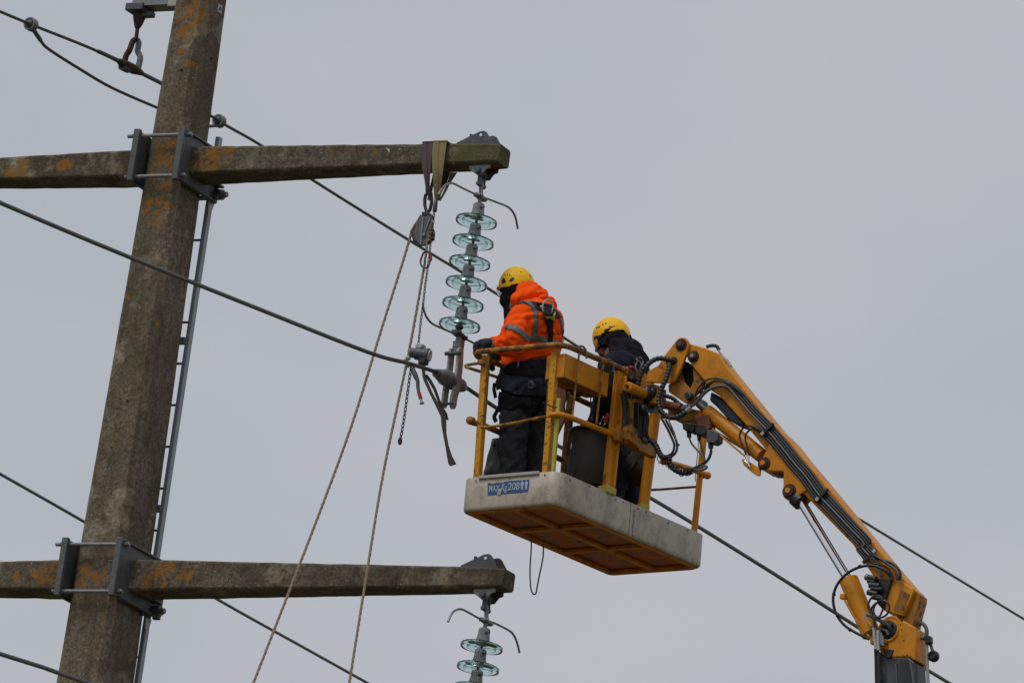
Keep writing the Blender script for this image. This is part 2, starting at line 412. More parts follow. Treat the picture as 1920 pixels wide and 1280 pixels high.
# crossarms
def crossarm(zroot_top, zroot_bot, ztip_top, ztip_bot, x0, x1, side, mat):
    b = MB(); n = 26
    for i in range(n+1):
        t = i/n; x = (x0+(x1-x0)*t)*side
        hy = .118+(.078-.118)*t; zt = zroot_top+(ztip_top-zroot_top)*t; zb = zroot_bot+(ztip_bot-zroot_bot)*t
        k = 1.0
        if i == n: k = .93
        zc = (zt+zb)/2; hz = (zt-zb)/2*k; hy *= k; c = .014
        for (yy, zz) in ((-hy+c, -hz), (hy-c, -hz), (hy, -hz+c), (hy, hz-c), (hy-c, hz), (-hy+c, hz), (-hy, hz-c), (-hy, -hz+c)):
            j = .002; b.v.append((x+(.012*side if i == n else 0), yy+rnd.uniform(-j, j), zc+zz+rnd.uniform(-j, j)))
    for i in range(n):
        for k in range(8): b.f.append([i*8+k, i*8+(k+1) % 8, (i+1)*8+(k+1) % 8, (i+1)*8+k])
    b.f += [list(range(8)), list(range((n+1)*8-1, n*8-1, -1))]
    return b.build('crossarm', mat, pole, bevel=.005)
LX = 2.226                              # x of the upper conductor
up_r = crossarm(14.478, 14.290, 14.445, 14.316, .15, 2.350, 1, M['arm_tip'])
up_l = crossarm(14.470, 14.285, 14.440, 14.315, .16, 2.350, -1, M['arm'])
lo_r = crossarm(11.785, 11.583, 11.744, 11.618, .19, 2.795, 1, M['arm'])
lo_l = crossarm(11.785, 11.583, 11.744, 11.618, .19, 2.795, -1, M['arm'])
# pale lichen on the upper arm, just left of the slings
c4 = crop(6, 680, 220)
for x, y, r in ((262, 355, 20), (290, 375, 24), (270, 395, 22), (222, 420, 22), (232, 445, 18), (215, 440, 14), (245, 480, 22), (262, 490, 14), (225, 525, 10), (75, 440, 7), (50, 330, 6), (28, 540, 6)):
    p = W(*c4(x, y), -.091); k = 9
    ring = [p+V3(cos(2*pi*i/k)*r/6/285*rnd.uniform(.7, 1.2), 0, sin(2*pi*i/k)*r/6/300*rnd.uniform(.7, 1.2)) for i in range(k)]
    MB().prism(ring, V3(0, .012, 0)).build('lichen_patch', M['lichen_white'], up_r)

# steel clamps that tie the arms to the pole
def clamp(ztop, zbot, zmid):
    hx, hy = half(zmid)
    o = None
    for s in (-1, 1):
        x = s*(hx+.032); y0, y1 = -hy-.10, hy+.10
        b = MB()
        # channel: a thick front bar, a side web, a rear bar
        b.box(V3(x, y0+.02, (ztop+zbot)/2), (X, Y, Z), (.042, .034, ztop-zbot))
        b.box(V3(x+s*.004, 0, (ztop+zbot)/2), (X, Y, Z), (.014, y1-y0-.06, (ztop-zbot)*.98))
        b.box(V3(x, y1-.02, (ztop+zbot)/2), (X, Y, Z), (.046, .03, ztop-zbot))
        b.box(V3(x+s*.012, 0, ztop-.012), (X, Y, Z), (.03, y1-y0-.062, .014))
        b.box(V3(x+s*.012, 0, zbot+.012), (X, Y, Z), (.03, y1-y0-.062, .014))
        o = b.build('arm_clamp', M['clamp'], pole, bevel=.004)
        for zz in (ztop-.035, zbot+.035):
            for yy in (y0+.045, y1-.045):
                nb = MB().cyl(V3(x+s*.02, yy, zz), V3(x+s*.048, yy, zz), .017, 6)
                nb.build('nut', M['clamp'], o, bevel=.002)
    for zz in (ztop-.035, zbot+.035):
        for yy in (y0+.045, y1-.045):
            a = -hx-.115 if zz > (ztop+zbot)/2 else -hx-.09
            MB().cyl(V3(a, yy, zz), V3(hx+.088, yy, zz), .0125, 12).build('tie_rod', M['galv'], pole)
clamp(14.555, 14.215, 14.4)
clamp(11.875, 11.505, 11.7)
# little hanging bracket with a bolt, under each right hand arm beside the pole
for (px, py, z) in ((388, 360, 14.2), (270, 1140, 11.5)):
    p = WX(px, py, half(z)[0]+.012)
    bo = MB(); bo.box(p+V3(.0, .03, .01), (X, Y, Z), (.018, .11, .11)); bo.box(p+V3(.03, .03, .055), (X, Y, Z), (.09, .10, .014))
    o = bo.build('bracket', M['galv_dark'], pole, bevel=.004)
    MB().cyl(p+V3(.01, .06, .0), p+V3(.085, .06, .0), .034, 20).build('roller', M['galv_dark'], o, bevel=.003)
    MB().cyl(p+V3(.085, .06, .0), p+V3(.115, .06, .0), .02, 6).build('bolt', M['galv'], o, bevel=.002)
    MB().prism([p+V3(.004, .02, -.05), p+V3(.004, .09, -.05), p+V3(.004, .07, -.11), p+V3(.004, .035, -.12)], V3(.008, 0, 0)).build('tab', M['galv_light'], o)

# fittings at the arm tips
def tip_fitting(x, ztop, zbot, arm):
    for yy in (-.045, .045):
        b = MB(); w = .006
        outl = [(-.19, 0), (-.185, .02), (-.035, .088), (-.005, .092), (.015, .082), (.075, 0)]
        if yy > 0: outl = [(a+.02, z_) for a, z_ in outl]
        b.prism([V3(x+a, yy-w, ztop-.004+z_) for a, z_ in outl], V3(0, 2*w, 0))
        o = b.build('ridge_plate', M['galv_dark'], arm, bevel=.003)
        MB().cyl(V3(x-.02, yy-.0085, ztop+.060), V3(x-.02, yy+.0085, ztop+.060), .0095, 12).build('hole', M['chrome'], o)
    MB().cyl(V3(x-.12, 0, ztop), V3(x-.12, 0, ztop+.085), .010, 8).build('stud', M['galv_dark'], arm)
    for yy in (-.05, .05):
        b = MB(); t = .012
        outl = [(-.13, 0), (.02, 0), (.02, -.028), (-.005, -.036), (-.03, -.068), (-.06, -.078), (-.09, -.058), (-.128, -.034)]
        b.prism([V3(x+.055+a, yy, zbot+z_+.004) for a, z_ in outl], V3(0, t, 0))
        o = b.build('hanger_plate', M['galv'] if yy < 0 else M['galv_dark'], arm, bevel=.003)
    MB().cyl(V3(x, -.075, zbot-.045), V3(x, .085, zbot-.045), .019, 12).build('hanger_bolt', M['galv_dark'], arm, bevel=.003)

# ladder behind the pole
lad = thing('climbing_ladder', V3(.2, .25, 11), 'narrow galvanised ladder running up the far side of the concrete pole', 'ladder')
yl = .27
pt = W(411, 258, yl); pb = W(258, 1280, yl)
dl = unit(pb-pt); pb2 = pt+dl*9.0
for dx in (0, -.34):
    s = V3(dx, 0, 0)
    MB().bar(pt+s, pb2+s, .030, .042, X).build('side_rail', M['ladder'], lad, bevel=.003)
i = 0
zr = W(389, 372, yl)[2]-.02
rung_z = [W(0, 0, yl)[2]]
p450 = W(380, 450, yl)[2]
for k in range(-2, 30):
    z = p450-k*.272
    if z > pt[2]-.1 or z < pb2[2]+.1: continue
    t = (z-pt[2])/dl[2]; q = pt+dl*t
    MB().cyl(q, q+V3(-.34, 0, 0), .008, 10).build('rung', M['galv_dark'], lad)
for (px, py) in ((347, 641), (302, 955)):
    q = W(px, py, yl)
    MB().box(q+V3(-.03, -.02, 0), (X, Y, Z), (.09, .03, .045)).build('rail_bracket', M['galv'], lad, bevel=.003)

# ================================================================ top left bracket, rusty hanger
hx, hy = half(15.35)
yb = 0.0
c2 = crop(5.64, 0, 0)
brk = MB()
p0 = W(*c2(1392, 62), -.06); p1 = W(*c2(1740, 45), -.06)
zb_ = W(*c2(1400, 66), -.06)[2]; xa = p0[0]
brk.box(V3((xa-hx)/2, -.055, zb_+.07), (X, Y, Z), (-hx-xa, .012, .14))
brk.box(V3((xa-hx)/2, .055, zb_+.07), (X, Y, Z), (-hx-xa, .012, .14))
brk.box(V3((xa-hx)/2, 0, zb_+.008), (X, Y, Z), (-hx-xa, .098, .012))
brk.build('top_bracket', M['galv'], pole, bevel=.002)
MB().box(V3(-hx-.035, -.066, zb_+.06), (X, Y, Z), (.09, .008, .15)).build('bracket_plate', M['galv_light'], pole, bevel=.002)
hang = thing('suspension_hanger', W(258, 30, 0), 'short rusty suspension hanger clamped to the earth wire at the pole top', 'wire hanger')
b = MB(); b.box(W(262, 19, 0), (X, Y, Z), (.13, .15, .05)); b.box(W(278, 28, 0), (X, Y, Z), (.08, .05, .035))
b.build('top_block', M['galv_dark'], hang, bevel=.006)
b = MB(); b.tube([W(262, 22, 0), W(261, 34, 0), W(259, 46, 0), W(257, 54, 0)], [.042, .040, .028, .015], 10)
b.build('socket', M['rusty'], hang)
b = MB(); b.cyl(W(258, 50, 0), W(255, 76, 0), .013, 10); b.build('pin', M['rusty'], hang)
b = MB(); b.tube(catmull([W(256, 73, -.02), W(249, 78, -.03), W(243, 94, -.04), W(236, 106, -.04), W(234, 120, -.04)]), .019, 8)
b.build('link_arm', M['rusty'], hang)
b = MB(); b.tube(catmull([W(254, 74, .03), W(260, 80, .03), (W(258, 96, .03)), W(263, 108, .03), W(259, 128, .03)]), .020, 8)
b.build('link_arm', M['galv'], hang)
XA = -.36
b = MB(); b.tube([WX(222, 114, XA), WX(232, 121, XA), WX(250, 130, XA), WX(265, 137, XA)], [.016, .033, .033, .018], 10)
b.build('wire_clamp', M['rusty'], hang)
b = MB(); b.tube([WX(229, 124, XA), WX(240, 131, XA)], [.03, .024], 10); b.build('clamp_keeper', M['galv_dark'], hang)

# ================================================================ WIRES
def wire(name, pts, r, mat, label, x, ext=(8, 25), group=None, cat='wire'):
    P = [WX(px, py, x) for px, py in pts]
    pth = catmull(P, 5)
    if ext[0]: pth = [P[0]+unit(P[0]-P[1])*ext[0]]+pth
    if ext[1]: pth = pth+[P[-1]+unit(P[-1]-P[-2])*ext[1]]
    t = thing(name, P[len(P)//2], label, cat, group)
    MB().tube(pth, r, 10).build('strand', mat, t)
    return t
wire('overhead_wire', [(0, 380), (110, 427), (250, 485), (480, 577), (690, 660), (770, 682), (845, 706)], .0128, M['wire'],
     'thick grey conductor crossing in front of the pole to the suspension clamp', LX, (6, 0), 'overhead wires')
wire('overhead_wire', [(845, 706), (865, 720), (970, 790), (1090, 860), (1240, 945), (1440, 1068), (1640, 1195), (1780, 1280)], .0125, M['wire'],
     'thick grey conductor running from the suspension clamp behind the yellow basket to the lower right', LX, (0, 25), 'overhead wires')
wA = wire('overhead_wire', [(0, 22), (60, 47), (175, 93), (245, 128), (300, 155), (412, 228), (485, 270), (590, 340), (760, 446), (930, 550), (1160, 698), (1615, 975), (1920, 1160)], .0098, M['wire_far'],
     'thin topmost wire passing behind the pole and both workers, highest of the wires', XA, (6, 25), 'overhead wires')
MB().tube([WX(184, 96.5, XA), WX(222, 114, XA)], .0135, 10).build('armour_rod', M['wire'], wA)
MB().tube([WX(266, 138, XA), WX(300, 155, XA), WX(360, 194, XA)], .0135, 10).build('armour_rod', M['wire'], wA)
# jumper that bridges the hanger
jp = thing('jumper_wire', WX(150, 120, XA), 'slack jumper wire clipped under the topmost wire at the left', 'wire')
J = [(62, 54), (76, 76), (92, 93), (150, 130), (210, 165), (292, 201), (350, 225), (385, 236), (408, 236)]
MB().tube(catmull([WX(px, py, XA) for px, py in J], 5), .010, 8).build('strand', M['wire_far'], jp)
MB().tube([WX(60, 52, XA), WX(76, 76, XA)], .014, 8).build('ferrule', M['wire'], jp)
for (px, py) in ((58, 48), (411, 229)):
    q = WX(px, py, XA); t = unit(WX(px+10, py+5, XA)-WX(px, py, XA)); n = np.cross(t, X)
    cb_ = MB().ball(q-n*.006, .038, (.9, 1, .95), 14).build('connector', M['galv_dark'], jp)
    for k in (-1, 0, 1): MB().tube([q-n*.006+t*k*.020+.036*(cos(a)*X+sin(a)*n) for a in np.linspace(0, 2*pi, 15)[:-1]], .007, 6, closed=True).build('coil', M['galv'], cb_)
    MB().cyl(q-n*.05, q+n*.035, .011, 8).build('connector_bolt', M['galv_dark'], cb_)
wire('overhead_wire', [(0, 888), (155, 976), (415, 1127), (555, 1205), (690, 1280)], .0105, M['wire'],
     'grey wire passing behind the pole and behind the lower right crossarm', -LX, (6, 25), 'overhead wires')
lowX = W(912, 1140, 0)[0]
wire('overhead_wire', [(0, 1225), (80, 1250)], .0125, M['wire'],
     'grey conductor crossing in front of the pole foot at the bottom left corner', lowX, (4, 0), 'overhead wires')

# ================================================================ INSULATOR STRINGS
GP_ = [(.040, -.066), (.062, -.070), (.090, -.077), (.114, -.083), (.1255, -.089), (.1285, -.098), (.1285, -.112), (.124, -.117), (.118, -.113), (.113, -.098), (.100, -.090),
       (.092, -.089), (.089, -.118), (.083, -.118), (.080, -.087), (.040, -.082)]
GP_old = [(.040, -.052), (.062, -.058), (.098, -.068), (.119, -.078), (.1275, -.088), (.1285, -.100), (.125, -.110), (.120, -.111), (.116, -.103), (.110, -.088), (.098, -.081),
       (.0935, -.084), (.092, -.112), (.087, -.112), (.084, -.082), (.066, -.075), (.063, -.098), (.058, -.098), (.055, -.073), (.040, -.070)]
CP_ = [(.001, .014), (.027, .014), (.034, .008), (.036, -.004), (.036, -.024), (.039, -.044), (.043, -.062), (.044, -.074), (.038, -.079), (.001, -.079)]
def insulator(parent, top, ax, spot, protos=[]):
    """one cap and glass disc; ax points up along the string"""
    if not protos:
        g = MB().lathe(V3(0, 0, 0), Z, GP_, 56, closed=True).build('insulator_disc', M['glass'], None, ang=60)
        c = MB().lathe(V3(0, 0, 0), Z, CP_, 28).build('metal_cap', M['cap'], None, ang=40)
        p = MB().cyl(V3(0, 0, -.06), V3(0, 0, -.14), .009, 10).build('pin', M['galv_dark'], None)
        k = MB().cyl(V3(.01, -.02, -.018), V3(.052, -.028, -.018), .006, 8).build('split_pin', M['galv_dark'], None)
        for o in (g, c, p, k): COL.objects.unlink(o)
        protos += [g, c, p, k]
    g, c, p, k = [o.copy() for o in protos]
    for o in (g, c, p, k): COL.objects.link(o)
    q = Vector(ax).rotation_difference(Vector((0, 0, 1))).inverted()
    g.parent = parent; g.location = Vector(top)-parent.location; g.rotation_mode = 'QUATERNION'; g.rotation_quaternion = q
    for o in (c, p, k): o.parent = g
    return g
def horn(parent, pts, x, name='arcing_horn'):
    P = [WX(px, py, x) for px, py in pts]
    return MB().tube(catmull(P, 5), .0068, 8).build(name, M['horn'], parent)
def string(d1, d2, nd, ntot, label, hangpx, zb, ztop, arm):
    """d1, d2: pixels of the first and nd-th disc rims"""
    P1 = W(*d1, 0); P2 = W(*d2, 0); step = (P2-P1)/(nd-1); ax = -unit(step); L = np.linalg.norm(step)
    top1 = P1+ax*.098
    hp = W(*hangpx, 0)
    tip_fitting(hp[0], ztop, zb, arm)
    t = thing('insulator_string', hp, label, 'insulator', 'insulator strings')
    for i in range(ntot): insulator(t, top1+step*i, ax, None)
    # shackle and eye link
    s0 = V3(hp[0], 0, zb-.045)
    b = MB()
    for s in (-1, 1): b.bar(s0+Y*.022*s+Z*.02, s0+Y*.026*s-Z*.085, .028, .014, X)
    b.cyl(s0-Z*.075-Y*.045, s0-Z*.075+Y*.045, .015, 10)
    b.build('shackle', M['galv_dark'], t, bevel=.004)
    MB().tube([s0-Z*.05, top1+ax*.075, top1-ax*.01], [.014, .013, .012], 10).build('eye_link', M['galv'], t)
    c = top1+ax*.055
    b = MB(); td = unit(V3(0, 1, -.12)); b.box(c, (td, X, np.cross(td, X)), (.10, .045, .022)); b.cyl(c-X*.03+td*.03, c+X*.034+td*.03, .011, 8); b.cyl(c-X*.03-td*.03, c+X*.034-td*.03, .011, 8)
    b.build('horn_clamp', M['galv'], t, bevel=.004)
    return t, top1, step, ax
c5 = crop(5.333, 720, 400); c11 = crop(4.923, 780, 1020)
s1, top1, step, ax = string((893.5, 414), (862, 608.5), 6, 6, 'string of six green glass discs over the suspension clamp in front of the workers', (905, 325), 14.318, 14.447, up_r)
horn(s1, [c4(*p) for p in ((850, 870), (900, 790), (960, 750), (1020, 745), (1100, 785), (1290, 875), (1400, 915), (1530, 965), (1620, 1000), (1680, 1050), (1720, 1130), (1745, 1255))], W(902, 368)[0])
horn(s1, [c5(*p) for p in ((393, 885), (395, 950), (425, 1035), (480, 1100), (560, 1140), (640, 1175), (720, 1208), (830, 1262))]+[(888, 643), (905, 653), (935, 668)], W(862, 627)[0], 'lower_arcing_horn')
# hardware under the last disc
c7 = crop(8.533, 750, 630)
e = top1+step*6
b = MB(); b.ball(e+ax*.02, .026, (1, 1, .8)); b.build('ball_socket', M['galv_dark'], s1)
e2 = W(861, 628, 0); td = unit(V3(0, 1, -.1))
b = MB(); b.box(e2, (td, X, np.cross(td, X)), (.12, .05, .026)); b.cyl(e2-X*.03+td*.04, e2+X*.036+td*.04, .012, 8); b.cyl(e2-X*.03-td*.04, e2+X*.036-td*.04, .012, 8)
b.build('horn_clamp', M['galv_dark'], s1, bevel=.004)
b = MB(); b.tube([W(861, 625), W(860, 640), W(857, 652)], [.018, .02, .03], 10); b.tube([W(857, 640, -.0), W(855, 662, -.0)], .026, 8)
b.box(W(862, 650, .02), (X, Y, Z), (.03, .06, .10)); b.build('eye_link', M['galv'], s1, bevel=.004)
def plate_line(pts, w, t_, x, name, mat, parent):
    P = catmull([WX(*c7(*p), x) for p in pts], 3); L1 = []; L2 = []
    side = -unit(np.cross(P[-1]-P[0], X))
    for q in P: L1.append(q+side*w/2); L2.append(q-side*w/2)
    d0 = unit(P[-1]-P[0])
    cap0 = [P[0]+(-cos(a)*side-sin(a)*d0)*w/2 for a in np.linspace(.3, pi-.3, 5)]
    cap1 = [P[-1]+(cos(a)*side+sin(a)*d0)*w/2 for a in np.linspace(.3, pi-.3, 5)]
    return MB().prism(L1+cap1+L2[::-1]+cap0, X*t_).build(name, mat, parent, bevel=.003)
cl = thing('suspension_clamp', W(850, 700, 0), 'pale galvanised suspension clamp with two long links gripping the thick conductor', 'cable clamp')
plate_line([(938, 260), (928, 460), (908, 640), (880, 840), (845, 960), (825, 1085)], .066, .018, LX+.030, 'link_plate', M['galv_light'], cl)
plate_line([(805, 265), (790, 420), (765, 600), (735, 760), (710, 900), (690, 1080)], .060, .016, LX-.045, 'link_plate', M['galv_light'], cl)
for (x, y, r_) in ((940, 275, .013), (880, 745, .012), (825, 1080, .008)):
    q = WX(*c7(x, y), LX+.046); MB().cyl(q+X*.010, q-X*.094, r_, 10).build('bolt', M['galv_dark'], cl, bevel=.002)
for (x, y) in ((750, 290), (668, 745)):
    q = WX(*c7(x, y), LX-.05); MB().cyl(q+X*.04, q-X*.004, .006, 8).build('split_pin', M['galv_dark'], cl)
path = [(590, 600), (660, 630), (760, 680), (860, 735), (950, 780), (1020, 830)]
P = [WX(*c7(*p), LX) for p in path]
MB().tube(catmull(P, 4), list(np.interp(np.linspace(0, 1, 21), [0, .10, .30, .6, .85, 1], [.024, .034, .046, .047, .042, .026])), 12).build('clamp_body', M['galv'], cl)
for k in range(6):
    t = .28+.07*k; q = P[0]+(P[-1]-P[0])*t+Z*.004; d = unit(P[-1]-P[0])
    MB().tube([q+.048*(cos(a)*X+sin(a)*np.cross(d, X)) for a in np.linspace(0, 2*pi, 17)[:-1]], .0035, 5, closed=True).build('rib', M['galv'], cl)
MB().tube([P[0]-unit(P[-1]-P[0])*.012, P[1]], [.027, .027], 12).build('grip_sleeve', M['galv_dark'], cl)
s2, top2, step2, ax2 = string((903.3, 1211), (889.7, 1290), 3, 6, 'string of glass discs hanging from the lower crossarm tip at the bottom edge', (914, 1118), 11.620, 11.746, lo_r)
horn(s2, [c11(*p) for p in ((295, 715), (330, 640), (370, 605), (420, 598), (470, 620), (600, 690), (720, 725), (860, 795), (910, 850), (940, 930), (955, 1000))], W(909, 1160)[0])

# the lower string carries the same clamp and its conductor runs on past it
e3 = top2+step2*6
cl2 = cl.copy(); COL.objects.link(cl2); cl2.location = Vector(e3-(e-np.array(cl.location)))
cl2['label'] = 'grey suspension clamp under the lower string of glass discs, below the bottom edge'
for ch in list(cl.children):
    c_ = ch.copy(); COL.objects.link(c_); c_.parent = cl2
MB().tube([e3+ax2*.03, W(858, 652, 0)+e3-e, W(856, 672, 0)+e3-e], [.018, .024, .022], 10).build('eye_link', M['galv'], s2)
MB().ball(e3+ax2*.02, .026, (1, 1, .8)).build('ball_socket', M['galv_dark'], s2)
for o_ in (cl, cl2): o_['group'] = 'suspension clamps'
cc2 = W(845, 706, 0)+e3-e; lw = WX(165, 1280, lowX)
lowt = [o_ for o_ in COL.objects if o_.get('label', '').startswith('grey conductor crossing in front of the pole foot')][0]
far = WX(845, 706, LX)+e3-e
MB().tube(catmull([WX(80, 1250, lowX), lw, (lw+far)/2-Z*.01, far, far+V3(0, 3, -.04), far+V3(0, 14, -.3), far+V3(0, 28, -.4)], 5), .0125, 10).build('strand', M['wire'], lowt)

# ================================================================ SLINGS, BLOCK, ROPES, CHAIN HOIST
def ribbon(pairs, y, t_=.004):
    b = MB(); n = len(pairs); vs = []
    for i, (l, r) in enumerate(pairs):
        yy = y[i] if hasattr(y, '__len__') else y
        a, c = W(*l, yy), W(*r, yy); vs += [a, c, c+V3(0, t_, 0), a+V3(0, t_, 0)]
    fs = [(0, 1, 2, 3), tuple(range(4*n-1, 4*n-5, -1))]
    for i in range(n-1):
        for k in range(4): fs.append((i*4+k, i*4+(k+1) % 4, i*4+4+(k+1) % 4, i*4+4+k))
    return b.add(vs, fs)
f = -.105
sp = thing('lifting_sling', W(800, 300, -.1), 'purple webbing sling looped over the upper crossarm holding the pulley block', 'sling', 'slings on the upper crossarm')
ribbon([(c4(668, 288), c4(722, 284)), (c4(660, 420), c4(718, 420)), (c4(665, 560), c4(722, 560)), (c4(690, 680), c4(740, 680)), (c4(705, 780), c4(748, 780)), (c4(705, 860), c4(745, 870))], [f, f, f-.002, f+.01, f+.03, f+.05]).build('front_leg', M['sling_purple'], sp, bevel=.0015)
ribbon([(c4(724, 286), c4(790, 280)), (c4(720, 420), c4(778, 420)), (c4(722, 560), c4(765, 560)), (c4(728, 680), c4(756, 680)), (c4(735, 800), c4(752, 800)), (c4(722, 875), c4(750, 880))], [f+.003]*3+[f+.013, f+.033, f+.055]).build('front_leg', M['sling_purple'], sp, bevel=.0015)
zt = 14.452
xs = (W(*c4(668, 288), f)[0], W(*c4(790, 282), f)[0])
MB().box(V3(sum(xs)/2, 0, W(*c4(700, 283), f)[2]+.004), (X, Y, Z), (xs[1]-xs[0], .21, .008)).build('top_wrap', M['sling_purple'], sp, bevel=.002)
ribbon([(c4(790, 620), c4(850, 620)), (c4(770, 720), c4(800, 740)), (c4(735, 850), c4(775, 860)), (c4(725, 930), c4(770, 940))], [.10, .08, .03, .0]).build('rear_leg', M['sling_purple'], sp, bevel=.0015)
b = MB(); b.tube(catmull([W(*c4(*p), -.03) for p in ((768, 850), (775, 930), (770, 990), (752, 1050), (722, 1060), (702, 1000), (700, 920), (712, 865))]), .011, 8)
hk = thing('crane_hook', W(*c4(730, 960), -.03), 'black steel hook joining the purple sling to the pulley block', 'hook')
b.build('hook_body', M['black'], hk)
so = thing('lifting_sling', W(825, 300, -.1), 'olive yellow webbing sling wrapped over the upper crossarm holding the chain hoist', 'sling', 'slings on the upper crossarm')
f2 = -.118
ribbon([(c4(790, 280), c4(860, 275)), (c4(778, 420), c4(848, 420)), (c4(780, 560), c4(842, 560)), (c4(790, 700), c4(848, 700)), (c4(800, 850), c4(842, 850)), (c4(808, 940), c4(842, 945))], [f2, f2, f2, f2+.02, f2+.05, f2+.07]).build('front_leg', M['sling_olive'], so, bevel=.0015)
ribbon([(c4(856, 275), c4(945, 268)), (c4(842, 420), c4(925, 420)), (c4(835, 560), c4(908, 560)), (c4(838, 700), c4(890, 700)), (c4(835, 830), c4(862, 840)), (c4(830, 930), c4(850, 940))], [f2+.004]*3+[f2+.024, f2+.054, f2+.074]).build('front_leg', M['sling_olive'], so, bevel=.0015)
xs = (W(*c4(790, 280), f2)[0], W(*c4(945, 270), f2)[0])
MB().box(V3(sum(xs)/2, 0, W(*c4(860, 272), f2)[2]+.003), (X, Y, Z), (xs[1]-xs[0], .235, .009)).build('top_wrap', M['sling_olive'], so, bevel=.002)
ribbon([(c4(985, 620), c4(1062, 620)), (c4(950, 740), c4(985, 740)), (c4(900, 850), c4(930, 850)), (c4(850, 930), c4(872, 945))], [.11, .07, .03, -.02]).build('rear_leg', M['sling_olive'], so, bevel=.0015)
ribbon([(c4(860, 612), c4(985, 612)), (c4(860, 740), c4(945, 745)), (c4(850, 850), c4(885, 850)), (c4(835, 930), c4(852, 935))], [.10, .05, .0, -.03]).build('rear_leg', M['strap_dark'], so, bevel=.0015)  # dark brown sheet filling the region between the sling's legs

cz = crop(8.53, 760, 370)
pb_ = thing('pulley_block', W(*cz(280, 500), -.05), 'grey steel pulley block hanging under the purple sling', 'pulley')
def pl(pts, y, t_, cr_=cz): return [W(*cr_(*p), y) for p in pts], V3(0, t_, 0)
MB().prism(*pl([(262, 300), (400, 300), (440, 420), (443, 560), (350, 700), (290, 782), (240, 770), (155, 680), (128, 560), (165, 440)], -.075, .008)).build('cheek_plate', M['clamp'], pb_, bevel=.003)
MB().prism(*pl([(232, 280), (390, 250), (415, 400), (420, 560), (340, 690), (270, 780), (200, 780), (130, 720), (95, 620), (95, 540), (140, 440)], -.02, .008)).build('cheek_plate', M['galv_dark'], pb_, bevel=.003)
q = W(*cz(285, 590), -.066)
MB().lathe(q, Y, [(.001, 0), (.062, 0), (.066, .006), (.056, .02), (.066, .034), (.062, .04), (.001, .04)], 28).build('sheave', M['strap_dark'], pb_)
MB().bar(W(*cz(280, 320), -.079), W(*cz(245, 755), -.079), .012, .006, X).build('rib', M['galv'], pb_, bevel=.001)
MB().bar(W(*cz(400, 320), -.079), W(*cz(310, 560), -.079), .008, .005, X).build('rib', M['galv'], pb_, bevel=.001)
q = W(*cz(297, 597), -.08); MB().cyl(q-Y*.006, q+Y*.08, .012, 12).build('axle', M['galv'], pb_, bevel=.002)
MB().prism(*pl([(255, 235), (300, 225), (370, 235), (405, 275), (400, 330), (330, 300), (270, 310)], -.065, .05)).build('head_lug', M['black'], pb_, bevel=.004)
def rope(pts, ys, r, label, name='hauling_rope', mat=None):
    P = catmull([W(px, py, y) for (px, py), y in zip(pts, ys)], 6)
    d_ = unit(P[-1]-P[-2]); P.append(P[-1]+d_*((P[-1][2]-.1)/-d_[2]))      # on down to the ground crew
    # laid rope: three strands twisted together
    t = thing(name, P[0], label, 'rope', 'hauling ropes')
    fine = []
    for i in range(len(P)-1):
        n = max(1, int(np.linalg.norm(P[i+1]-P[i])/.012))
        fine += [P[i]+(P[i+1]-P[i])*k/n for k in range(n)]
    fine.append(P[-1]); ph = 0
    for s in range(3):
        pts2 = []; ph = s*2*pi/3
        for i, q in enumerate(fine):
            d = unit(fine[min(i+1, len(fine)-1)]-fine[max(i-1, 0)]); u = unit(np.cross(d, Y)); w = np.cross(d, u)
            pts2.append(q+r*.48*(cos(ph+i*.75)*u+sin(ph+i*.75)*w))
        MB().tube(pts2, r*.56, 6).build('strand', mat or M['rope'], t)
    return t
rope([cz(200, 380), cz(150, 450), cz(100, 540), cz(80, 620), (755, 492), (715, 618), (660, 795), (588, 990), (475, 1280), (440, 1370)], [-.05, -.05, -.05, -.05, -.08, -.16, -.28, -.42, -.7, -.8], .0088,
     'tan rope falling from the left side of the pulley block to the bottom edge')
rope([cz(425, 540), cz(390, 600), cz(350, 700), cz(330, 900), (792, 520), (765, 668), (720, 880), (690, 1060), (655, 1280), (642, 1370)], [-.08, -.09, -.09, -.09, -.1, -.13, -.22, -.32, -.45, -.5], .0088,
     'tan rope hanging beside the chain, the right one of the two ropes')
kn = thing('rope_knot', W(*cz(415, 600), -.1), 'brown rope knot tied beside the pulley block around the chain', 'knot')
for k, (x, y, r) in enumerate(((420, 540, 30), (428, 570, 34), (425, 600, 34), (415, 640, 40), (430, 665, 30), (400, 690, 26))):
    q = W(*cz(x, y), -.1); a0 = k*.5
    d = unit(V3(.3*sin(a0), 0, 1)); u = unit(np.cross(d, Y))
    MB().tube([q+r/8.53/300*(cos(a)*u+sin(a)*Y) for a in np.linspace(0, 2*pi, 13)[:-1]], .007, 6, closed=True).build('coil', M['rope'] if k % 2 else M['strap_dark'], kn)
kb = thing('carabiner', W(*cz(310, 1000), -.12), 'steel carabiner hanging on the tan rope below the pulley block', 'carabiner')
MB().tube(catmull([W(*cz(*p), -.12) for p in ((330, 865), (290, 890), (265, 950), (245, 1010), (250, 1075), (290, 1120), (340, 1125), (375, 1080), (400, 1000), (400, 920), (370, 870))], 4, closed=True), .0062, 8, closed=True).build('ring', M['galv_dark'], kb)
MB().tube([W(*cz(402, 910), -.12), W(*cz(405, 1010), -.12)], .010, 8).build('gate', M['red'], kb)

